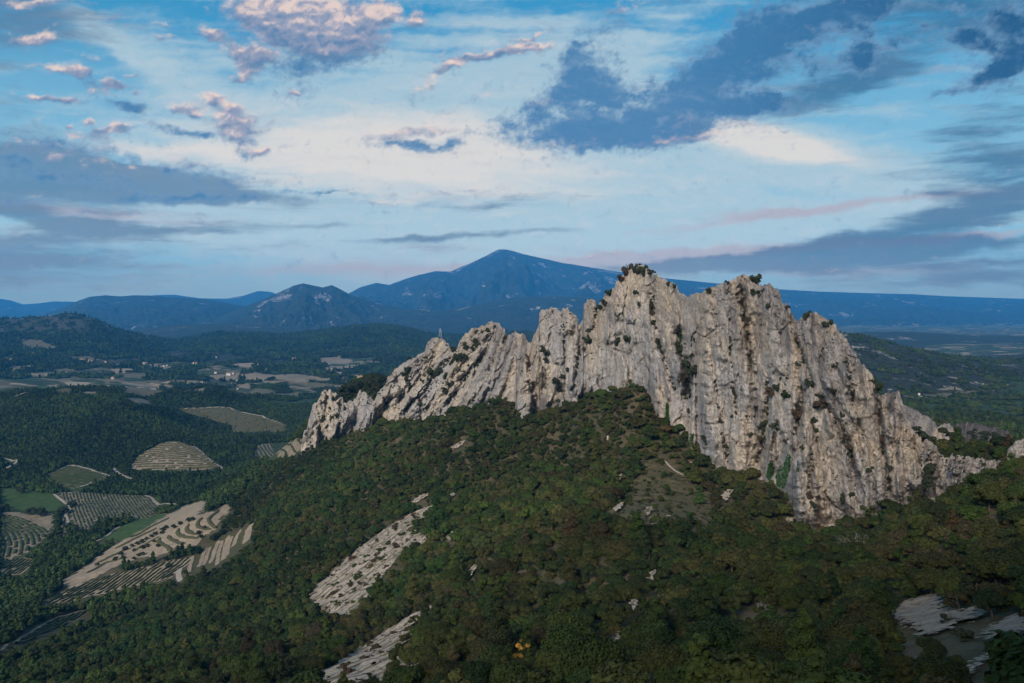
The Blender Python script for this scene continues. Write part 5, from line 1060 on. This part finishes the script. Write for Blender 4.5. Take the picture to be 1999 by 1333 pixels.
# scrub lodged in the clefts
_cr = np.random.default_rng(9); _c = []
for (pts, w, dep) in CLEFTS:
    pts = np.array(pts, float); n_ = int((pts[-1, 1] - pts[0, 1]) / 5 * (.5 + dep / 16))
    yy = pts[0, 1] + (pts[-1, 1] - pts[0, 1]) * np.sort(_cr.random(n_)); xx = np.interp(yy, pts[:, 1], pts[:, 0]) + _cr.normal(0, w * .45, n_)
    _c += [(a, b) for a, b in zip(xx, yy) if b > ip(SIL, a) + 6 and fbm(np.array([b / 30]), np.array([a / 30]), 2, 5)[0] > -.12]
_c = np.array(_c); cl3 = on_cliff(_c); cls = _cr.uniform(2.5, 6.5, len(_c)) * cl3[:, 1] / F; cl3[:, 2] -= cls * .5
scatter('cleft_scrub', cl3, cls, BUSH_D + BUSH_B[:2], 'dark scrub lodged in the clefts of the cliff')
tp = np.concatenate(tp); ts_ = rng.uniform(1.0, 2.6, len(tp)) * tp[:, 1] / F * rng.uniform(.8, 1.5, len(tp))
tp[:, 2] -= ts_ * .4
scatter('cliff_tufts', tp, ts_, BUSH_D + BUSH_B[:1], 'small dark tufts dotting the cliff face')
# ivy
def ivy(label, poly, n, s):
    poly = np.array(poly, float); lo = poly.min(0); hi = poly.max(0); r = np.random.default_rng(3)
    P = np.column_stack([r.uniform(lo[0], hi[0], n * 3), r.uniform(lo[1], hi[1], n * 3)]); P = P[inpoly(P, poly)][:n]; P = P[np.argsort(P[:, 0])]
    Q = []
    for i in range(0, len(P), 50):
        b = P[i:i + 50]; G = _face(np.repeat(b[None, :, 0], len(b), 0), np.repeat(b[:, 1:2], len(b), 1)); Q.append(G[np.arange(len(b)), np.arange(len(b))])
    Q = np.concatenate(Q); Q[:, 1] -= .5 + r.uniform(0, .6, len(Q)); c = Q.mean(0)
    nrm = np.array([-.3, -1, .25]) + r.standard_normal((len(Q), 3)) * .4; nrm /= np.linalg.norm(nrm, axis=1)[:, None]
    t = np.cross(nrm, r.standard_normal((len(Q), 3))); t /= np.linalg.norm(t, axis=1)[:, None]; b = np.cross(nrm, t)
    V = np.stack([Q + t * s, Q + b * s, Q - t * s, Q - b * s - nrm * s * .4], 1).reshape(-1, 3) - c
    f = np.arange(len(V)).reshape(-1, 4)
    tag(link('ivy', mesh_np('ivy', V, f, False), M_ivy, loc=c), label, 'ivy')
ivy('large bright green ivy sheet on the lower middle of the cliff', [(1538,885),(1543,890),(1541,915),(1536,940),(1530,952),(1517,950),(1514,930),(1520,912),(1530,905)], 900, .42)
ivy('dull green ivy left of the bright ivy sheet', [(1500,905),(1510,900),(1508,925),(1502,938),(1496,930)], 350, .4)
ivy('thin ivy streak on the pale wall left of the great pillar', [(1301,786),(1306,790),(1307,815),(1304,828),(1299,826),(1300,800)], 300, .42)
ivy('thin ivy strip above the central gully', [(1326,648),(1332,646),(1331,665),(1327,672)], 200, .42)
ivy('yellow green ivy on top of the tall buttress', [(1557,898),(1561,905),(1560,918),(1552,925),(1556,912)], 200, .3)
ivy('greenish growth at the left foot of the great pillar', [(1348,845),(1354,850),(1352,872),(1344,875)], 200, .4)
_rs0 = np.random.default_rng(21)
# ---------------------------------------------------------------- marked single trees, boulders
def tree_at(label, px, py, rp, mesh, cat='tree', name='oak_tree', zs=1.0, trunk=True, Yd=None, group=None, off=0):
    p = hit([(px, py)])[0] if Yd is None else np.array([(px - 1000) / F * Yd, Yd, (600 - py) / F * Yd])
    s = rp * p[1] / F
    e = bpy.data.objects.new(name, None); col.objects.link(e); e.location = (p[0], p[1], p[2] - off * s); e.scale = (s, s, s * zs); e.rotation_euler.z = rng.uniform(0, 6.28)
    tag(e, label, cat, group); link('crown', mesh, None, e)
    if trunk: link('trunk', TRUNKS[0], None, e)
    return e
tree_at('oak with bright yellow autumn leaves near the bottom of the wood', 1022, 1290, 24, with_mat(SPARSE[0], M_yellow)); tree_at('second small patch of yellow leaves left of the yellow oak', 1000, 1300, 15, with_mat(SPARSE[1], M_yellow))
tree_at('rust brown oak in the right part of the wood', 1612, 1180, 20, with_mat(OAKS[1], M_brownl)); tree_at('dry orange tipped tree behind the big dead branches', 1656, 1050, 20, with_mat(SPARSE[0], M_brownl)); tree_at('russet shrub below the big dead branches', 1680, 1108, 16, with_mat(SPARSE[1], M_brownl))
tree_at('round dark red bush standing on the pale slab at the bottom', 680, 1318, 17, with_mat(BUSH[2], M_brownl), 'shrub', 'shrub')
tree_at('fresh green pine on the grassy slope', 1366, 985, 15, with_mat(PINES[0], M_lime), name='pine_tree', zs=.75); tree_at('bright green bushy pine above the scree corner', 1905, 1100, 26, with_mat(PINES[1], M_lime), name='pine_tree', zs=.8)
tree_at('dark round tree at the right foot of the cliff', 1818, 925, 14, OAK_D[0], Yd=333); tree_at('dark leaning pine below the dark round tree', 1812, 955, 17, with_mat(PINES[0], M_dark), name='pine_tree', Yd=328, zs=.9); tree_at('dark pine branches left of the leaning pine', 1800, 965, 13, with_mat(SPARSE[0], M_dark), name='pine_tree', Yd=330)
tree_at('small orange bush in the right part of the wood', 1352, 1168, 9, with_mat(BUSH[0], M_yellow), 'shrub', 'shrub')
for (px, py, rp, lb) in [(1800,850,13,'dark bush on the back slope nearest the bright pinnacle'),(1812,860,14,'dark bush on the back slope below the grey slab'),(1826,876,13,'dark bush on the back slope in front of the small pinnacles'),(1846,888,12,'dark bush low on the back slope'),(1842,842,11,'dark bush on top of the small back pinnacles'),(1856,850,9,'brown bush between the small back pinnacles'),(1856,868,10,'dark bush under the small back pinnacles'),(1868,884,12,'dark bush at the end of the back slope'),(1790,838,9,'dark bush against the grey slab'),(1832,822,6,'dark bush at the tip of the grey slab'),(1895,888,9,'bush on the saddle beyond the cliff end'),(1928,892,9,'bush beside the lane on the saddle'),(1905,912,11,'dark bush on the slope just under the saddle'),(1880,900,8,'small green bush on the last rocks of the cliff')]:
    tree_at(lb, px, py + rp * .8, rp, OAK_D[rng.integers(0, 3)], 'shrub', 'shrub', Yd=np.interp(px, [1790, 1870, 1930], [385, 400, 322]))
for i in range(70):
    px = _rs0.uniform(1868, 1998); t = _rs0.uniform(0, 1); py = np.interp(px, [1868, 1900, 1945, 1998], [838, 834, 846, 880]) + 8 + t * 52
    tree_at('dark shrub clinging to the dark craggy ridge', px, py, _rs0.uniform(4, 9), OAK_D[i % 3], 'shrub', 'shrub', Yd=628, trunk=False, group='shrubs on the dark craggy ridge')
# wooded hump behind the far left cliff
hb = []
for i in range(260):
    px = rng.uniform(652, 762); t = (px - 652) / 110; crest = np.interp(px, [652, 668, 690, 715, 740, 762], [770, 756, 747, 741, 736, 738])
    Yd = 1075 + rng.uniform(-60, 30); hb.append(((px - 1000) / F * Yd, Yd, (600 - (crest + rng.uniform(2, 26))) / F * Yd - 2))
hb = np.array(hb); hb[:, 2] = np.maximum(hb[:, 2], gz(hb[:, 0], hb[:, 1]) - 1)
scatter('scrub_thicket', hb, rng.uniform(3, 5, len(hb)), OAK_D, 'dark scrub on the hump behind the far left cliff')
# dead trees
for (px, py, h, lb) in [(1262,1045,40,'bleached bare dead tree with spreading branches on the slope'),(1672,1095,56,'tall dead branches above russet shrubs in the right wood'),(1488,1205,30,'thin dead branches sticking out of the lower wood'),(743,1330,28,'grey leafless bush on the pale slab at the bottom')]:
    p = hit([(px, py)])[0]; s = h * p[1] / F / 5.2
    e = link('dead_tree', dead_mesh('dead_tree', int(px)), M_dead, loc=(p[0], p[1], p[2] + s * 1.2)); e.scale = (s, s, s); tag(e, lb, 'dead tree')
# boulders
def boulder(label, px, py, wp, hp, seed):
    p = hit([(px, py)])[0]; k = p[1] / F; r = np.random.default_rng(seed)
    nu, nvv = 16, 10; u = np.linspace(0, 2 * math.pi, nu, endpoint=False); v = np.linspace(0.02, math.pi - .02, nvv); U, Vv = np.meshgrid(u, v)
    d = np.stack([np.cos(U) * np.sin(Vv), np.sin(U) * np.sin(Vv), np.cos(Vv)], -1)
    pl = r.standard_normal((11, 3)); pl /= np.linalg.norm(pl, axis=1)[:, None]; rad = np.min(np.where((d @ pl.T) > .1, r.uniform(.72, 1.0, 11) / np.maximum(d @ pl.T, .1), 9), -1); rad = np.clip(rad, .6, 1.25)
    me = mesh_np('boulder', (d * rad[..., None] * np.array([wp * k, wp * k * .8, hp * k])).reshape(-1, 3), grid_faces(nvv, nu, wrap=True), False)
    tag(link('boulder', me, M_scree, loc=(p[0], p[1], p[2] + hp * k * .35)), label, 'boulder')
for i, b in enumerate([(1442,1042,10,9,'white boulder perched on the slope under the cliff'),(1345,1024,3,3,'small pale boulder left of the fresh green pine'),(1371,1028,3,3,'small pale boulder right below the fresh green pine'),(1366,1014,2.5,1.5,'flat pale stone below the fresh green pine'),(1272,998,5,3,'white stone at the lower edge of the grassy slope'),(1302,1008,6,2,'flat pale slab of stone on the grassy slope'),(1404,1065,3,4,'pale stone half hidden below the white boulder'),(1424,1070,2.5,3,'tiny pale stone right of the half hidden one'),(1445,953,4,4,'pale stone in the autumn scrub at the cliff foot'),(1350,905,3,3,'pale stone at the end of the footpath'),(1187,858,2.5,5,'pale standing stone beside the rock rib')]):
    boulder(b[4], b[0], b[1], b[2], b[3], 500 + i)
# bushes sprinkled over the pale scree
SB = [(700,1120,9),(722,1105,11),(760,1060,8),(745,1090,9),(775,1066,12),(690,1150,8),(668,1162,8),(655,1140,9),(640,1165,9),(715,1085,7),(785,1042,9),(735,1120,7),(680,1175,7),(640,1185,6),(800,1024,7),(820,1015,8)]
_rs = np.random.default_rng(12)
for _ in range(46):
    _t = _rs.uniform(0, 1); _c = np.array([835, 995]) + _t * np.array([-195, 175]); _o = _rs.uniform(-1, 1) * (18 + 22 * math.sin(_t * 3.1))
    SB.append((_c[0] + _o * .55, _c[1] + _o * .85, _rs.uniform(4, 11)))
for i, (px, py, rp) in enumerate(SB):
    tree_at('low bush growing in the long scree gully', px, py + 4, rp, (BUSH + BUSH_B)[i % 7], 'shrub', 'shrub', zs=.7, group='bushes in the scree gully')
for px, py, rp, lb in [(790,1242,16,'dark bush on the upper right of the bottom slab'),(733,1262,13,'dark bush in the middle of the bottom slab'),(770,1270,10,'bush right of the middle one on the bottom slab'),(728,1318,12,'dark bush low on the bottom slab'),(620,1325,8,'small bush at the lower end of the bottom slab'),(800,1225,9,'brownish bush at the top of the bottom slab'),(1856,1205,20,'round dark bush dividing the grey scree bank'),(1878,1236,24,'black green bush between the two grey scree banks'),(1940,1262,18,'dark bush above the corner path strip'),(1848,1216,12,'dark bush under the round one on the grey scree')]:
    tree_at(lb, px, py + rp * .7, rp, BUSH_D[int(px) % 4] if px > 1000 else BUSH[int(px) % 4], 'shrub', 'shrub', zs=.9)
for i in range(22):
    _t = _rs.uniform(0, 1); px = 845 - 235 * _t + _rs.uniform(-5, 55) * _t ** .3 * .6; py = 1185 + 135 * _t + _rs.uniform(0, 34) * _t ** .3
    tree_at('small low bush on the pale slab at the bottom edge', px, py, _rs.uniform(5, 12), (BUSH + BUSH_B)[i % 8], 'shrub', 'shrub', zs=.7, group='small bushes on the bottom slab')
# olive trees on the terraces
OT = [(245,1072),(258,1066),(268,1062),(277,1058),(286,1052),(296,1047),(303,1043),(318,1035),(324,1031),(317,1040),(339,1029),(352,1022),(368,1016),(376,1014),(262,1074),(278,1070),(261,1090),(279,1082),(190,1102),(236,1083),(288,1066),(301,1057),(225,1092),(240,1090),(391,1048),(388,1040),(308,1066),(400,1030),(270,1084)]
for px, py in OT: tree_at('small round olive tree on the bare pale terraces', px, py + 3, rng.uniform(3.8, 6), OAK_D[rng.integers(0, 3)], group='olive trees on the pale terraces')
# cypresses and houses
M_wall = simple_mat('house_plaster', (.42, .34, .26), (.50, .42, .33)); M_wall2 = simple_mat('white_plaster', (.55, .52, .47), (.62, .58, .53)); M_tile = simple_mat('roof_tiles', (.36, .20, .13), (.44, .28, .19)); M_win = flat('shutters', (.06, .07, .09))
def house(label, px, py, wp, storeys=2, mat=None, d=.6, rz=0.0, gable=True):
    p = hit([(px, py)])[0]; k = p[1] / F; w = wp * k * .72; dp = w * d; h = 2.8 * storeys + .4
    e = bpy.data.objects.new('house', None); col.objects.link(e); e.location = (p[0], p[1], p[2] + 1.2); e.rotation_euler.z = rz
    tag(e, label, 'house', 'houses scattered over the valley')
    x, y = w / 2, dp / 2; rh = h + dp * .22
    def bx(name, a, b, m_):
        v = [(xx, yy, zz) for xx in (a[0], b[0]) for yy in (a[1], b[1]) for zz in (a[2], b[2])]
        return link(name, mesh_np(name, v, [(0, 1, 3, 2), (4, 6, 7, 5), (0, 4, 5, 1), (2, 3, 7, 6), (0, 2, 6, 4), (1, 5, 7, 3)], False), m_, e)
    v = [(-x, -y, -6), (x, -y, -6), (x, y, -6), (-x, y, -6), (-x, -y, h), (x, -y, h), (x, y, h), (-x, y, h), (-x, 0, rh), (x, 0, rh)]
    me = bpy.data.meshes.new('wall'); me.from_pydata(v, [], [(0, 1, 5, 4), (2, 3, 7, 6), (1, 2, 6, 9, 5), (3, 0, 4, 8, 7)]); link('wall', me, mat or M_wall, e)
    o = .5; v = [(-x - o, -y - o, h - .15), (x + o, -y - o, h - .15), (x + o, 0, rh + .12), (-x - o, 0, rh + .12), (x + o, y + o, h - .15), (-x - o, y + o, h - .15)]
    v2 = [(a, b, c + .25) for a, b, c in v]
    me = bpy.data.meshes.new('roof'); me.from_pydata(v + v2, [], [(0, 1, 2, 3), (3, 2, 4, 5), (6, 9, 8, 7), (9, 11, 10, 8), (0, 6, 7, 1), (4, 10, 11, 5), (1, 7, 8, 2), (2, 8, 10, 4), (3, 9, 6, 0), (5, 11, 9, 3)]); link('roof', me, M_tile, e)
    if wp > 6:
        nw = max(2, int(w / 4.5))
        for s_ in range(storeys):
            for i in range(nw):
                cx_ = -x + w * (i + .5) / nw; z0 = .9 + 3 * s_
                bx('window', (cx_ - .55, -y - .06, z0), (cx_ + .55, -y + .02, z0 + 1.5), M_win)
for a in [('long pale farm building at the head of the village track', 447, 733, 12, 3, M_wall2), ('white block right of the long farm building', 455, 732, 5, 3, M_wall2), ('ochre house at the foot of the wooded ridge', 381, 711, 11, 3, M_wall), ('small cream house above the rocky knoll', 395, 748, 8, 2, M_wall),
          ('white farmhouse above the brown field', 283, 711, 13, 2, M_wall), ('ochre villa on the left slope', 160, 704, 10, 2, M_wall), ('long white house beside the ochre villa', 172, 706, 12, 2, M_wall2), ('white house at the right of the left slope group', 181, 706, 7, 2, M_wall2), ('reddish house right of the left slope group', 205, 708, 9, 2, M_wall), ('small white house high on the left slope', 140, 679, 5, 2, M_wall2),
          ('cream house of the upper left hamlet', 155, 684, 6, 2, M_wall), ('second house of the upper left hamlet', 162, 683, 5, 2, M_wall), ('pale house on the far left slope', 61, 693, 14, 2, M_wall2), ('small pale house above the far left slope', 80, 686, 6, 1, M_wall2), ('pale house at the left margin', 24, 708, 8, 2, M_wall), ('grey house at the very left edge', 5, 704, 7, 2, M_wall),
          ('house with white front in the middle of the valley', 221, 740, 10, 2, M_wall), ('pale house by the hedges right of the valley meadow', 294, 731, 9, 2, M_wall), ('tiny white hut right of the valley meadow', 287, 735, 5, 1, M_wall2), ('round pale hut at the edge of the forested hill', 213, 773, 6, 1, M_wall), ('little white house right of the brown field', 320, 716, 5, 2, M_wall2), ('small white house near the orange field', 326, 714, 4, 1, M_wall2),
          ('white house left of the dark pine row', 497, 727, 5, 2, M_wall2), ('pair of pale houses before the dark pine row', 519, 724, 8, 2, M_wall), ('small house right end of the brown vineyards', 552, 750, 6, 1, M_wall2), ('ruined pale house on the wooded ridge side', 420, 699, 10, 2, M_wall2), ('house below the straw coloured field', 421, 729, 6, 2, M_wall2), ('white farmhouse seen just left of the cliff hump', 703, 745, 13, 2, M_wall2), ('flat white shed left of the farmhouse', 675, 747, 11, 1, M_wall2), ('tiny white house above the shed', 671, 738, 5, 1, M_wall2),
          ('pale house at the left end of the ridge lane', 574, 701, 9, 2, M_wall), ('house in the middle of the ridge lane', 604, 704, 8, 2, M_wall), ('pale house high on the long ridge', 662, 696, 7, 2, M_wall), ('cream house at the right of the ridge clearing', 760, 687, 8, 2, M_wall), ('small house at the left of the ridge clearing', 742, 690, 8, 2, M_wall), ('pale hut on the saddle', 460, 748, 4, 1, M_wall2), ('tiny white house in the trees below the village', 464, 760, 4, 1, M_wall2),
          ('white house at the end of the quarry road on the right', 1795, 771, 5, 1, M_wall2), ('pale house on the dark right slope', 1965, 754, 9, 1, M_wall)]:
    house(a[0], a[1], a[2], a[3], a[4], a[5], rz=rng.uniform(-.5, .5))
for i, (px, py) in enumerate([(186,704),(536,724),(530,726),(543,728),(549,731),(556,733),(524,722),(97,668),(103,670),(110,667)]):
    tree_at('slim dark cypress beside the far valley houses', px, py, 3.2, CYP, name='cypress_tree', group='cypresses by the far houses')
# dark single trees in the vineyards
for px, py, rp, lb in [(140,984,10,'dark round tree at the corner of the striped vineyard'),(124,996,11,'dark tree left of the winding track'),(78,1000,14,'dark tree above the curved vineyard rows'),(62,998,12,'second dark tree above the curved vineyard rows'),(40,958,9,'dark tree on the edge of the green field'),(330,1104,7,'small tree inside the slanting vineyard')]:
    tree_at(lb, px, py + rp * .6, rp, OAK_D[int(px) % 3], zs=.8)
# rocky knoll top in the valley
small_rock('rock_outcrop', 'bare pale triangular crag on the wooded knoll in the valley', [(398,788),(402,780),(406,770),(412,763),(416,765),(424,772),(432,778),(438,784)], (786, 790), 2440, .8, 5, 9, 20, step=.8, nrow=24)
# transmission mast and summit tower on the great mountain
def lattice(label, px, py, hp, wp, Yd, name, cat, zb=None):
    k = Yd / F; h = hp * k; w = wp * k / 2; e = bpy.data.objects.new(name, None); col.objects.link(e)
    e.location = ((px - 1000) / F * Yd, Yd, (600 - py) / F * Yd); tag(e, label, cat)
    V = []; Fc = []
    def bar(a, b, r):
        a = np.array(a, float); b = np.array(b, float); d = b - a; u = np.cross(d, [.3, .9, .2]); u = u / np.linalg.norm(u) * r; w_ = np.cross(d, u); w_ = w_ / np.linalg.norm(w_) * r; n0 = len(V)
        for c in (a, b):
            for s_ in ((1, 1), (-1, 1), (-1, -1), (1, -1)): V.append(c + u * s_[0] + w_ * s_[1])
        for j in range(4): Fc.append((n0 + j, n0 + (j + 1) % 4, n0 + 4 + (j + 1) % 4, n0 + 4 + j))
    return e, V, Fc, bar, h, w
e, V, Fc, bar, h, w = lattice('grey lattice power pylon above the rounded rock tooth', 860, 657, 16, 6, 4200, 'power_pylon', 'pylon')
e.location.z = hz(np.array([e.location.x]), np.array([4200.0]))[0] if False else e.location.z
for sx_ in (-1, 1):
    for sy_ in (-1, 1):
        for i in range(5):
            a = i / 5; b = (i + 1) / 5; wa = w * (1 - .8 * a); wb = w * (1 - .8 * b)
            bar((sx_ * wa, sy_ * wa, h * a - 2), (sx_ * wb, sy_ * wb, h * b), .24)
            bar((sx_ * wa, sy_ * wa, h * a), (-sx_ * wb, sy_ * wb, h * b), .14)
    bar((0, 0, -140), (0, 0, 0), .5) if sx_ == 1 else None
link('frame', mesh_np('frame', V, Fc, False), flat('galvanised_steel', (.45, .46, .47), .8), e)
V.clear(); Fc.clear()
for zz in (.66, .8, .92): bar((-w * .9, 0, h * zz), (w * .9, 0, h * zz), .4)
link('crossarm', mesh_np('crossarm', V, Fc, False), flat('galvanised_steel_arms', (.45, .46, .47), .8), e)
M_obs = flat('observatory_concrete', (.55, .5, .5), .85)
e = bpy.data.objects.new('summit_tower', None); col.objects.link(e); Yd = 22000; k = Yd / F; e.location = (-4 * k, Yd - 60, (600 - 489.5) / F * Yd); tag(e, 'tiny tower with a tall mast on the summit of the great mountain', 'tower')
def cyl(name, x, r0, r1, z0, z1):
    V = []; Fc = []; kk = 10
    for z_, r_ in ((z0, r0), (z1, r1)):
        for j in range(kk): V.append((x + math.cos(j * .628) * r_, math.sin(j * .628) * r_, z_))
    for j in range(kk): Fc.append((j, (j + 1) % kk, kk + (j + 1) % kk, kk + j))
    me = bpy.data.meshes.new(name); me.from_pydata(V, [], Fc + [tuple(range(kk, 2 * kk))]); link(name, me, M_obs, e)
cyl('base', 0, 16, 14, -30, 22); cyl('shaft', 0, 9, 8, 22, 48); cyl('mast', 0, 4, 2, 48, 110)
# ---------------------------------------------------------------- the air
def build_haze():
    x0, x1, y0, y1, z0, z1 = -24000, 24000, -4000, HAZE_END, -420, HAZE_TOP
    v = [(x, y, z) for x in (x0, x1) for y in (y0, y1) for z in (z0, z1)]
    f = [(0, 1, 3, 2), (4, 6, 7, 5), (0, 4, 5, 1), (2, 3, 7, 6), (0, 2, 6, 4), (1, 5, 7, 3)]
    me = mesh_np('haze', v, f, False)
    m = bpy.data.materials.new('haze'); m.use_nodes = True; m.node_tree.nodes.clear(); T = NT(m.node_tree)
    pv = T.n('ShaderNodeVolumePrincipled'); pv.inputs['Color'].default_value = (.05, .43, 1.0, 1); pv.inputs['Density'].default_value = HAZE
    pv.inputs['Anisotropy'].default_value = 0.0
    o = T.n('ShaderNodeOutputMaterial'); T.L.new(pv.outputs[0], o.inputs['Volume'])
    tag(link('haze', me, m), kind='stuff')
build_haze()
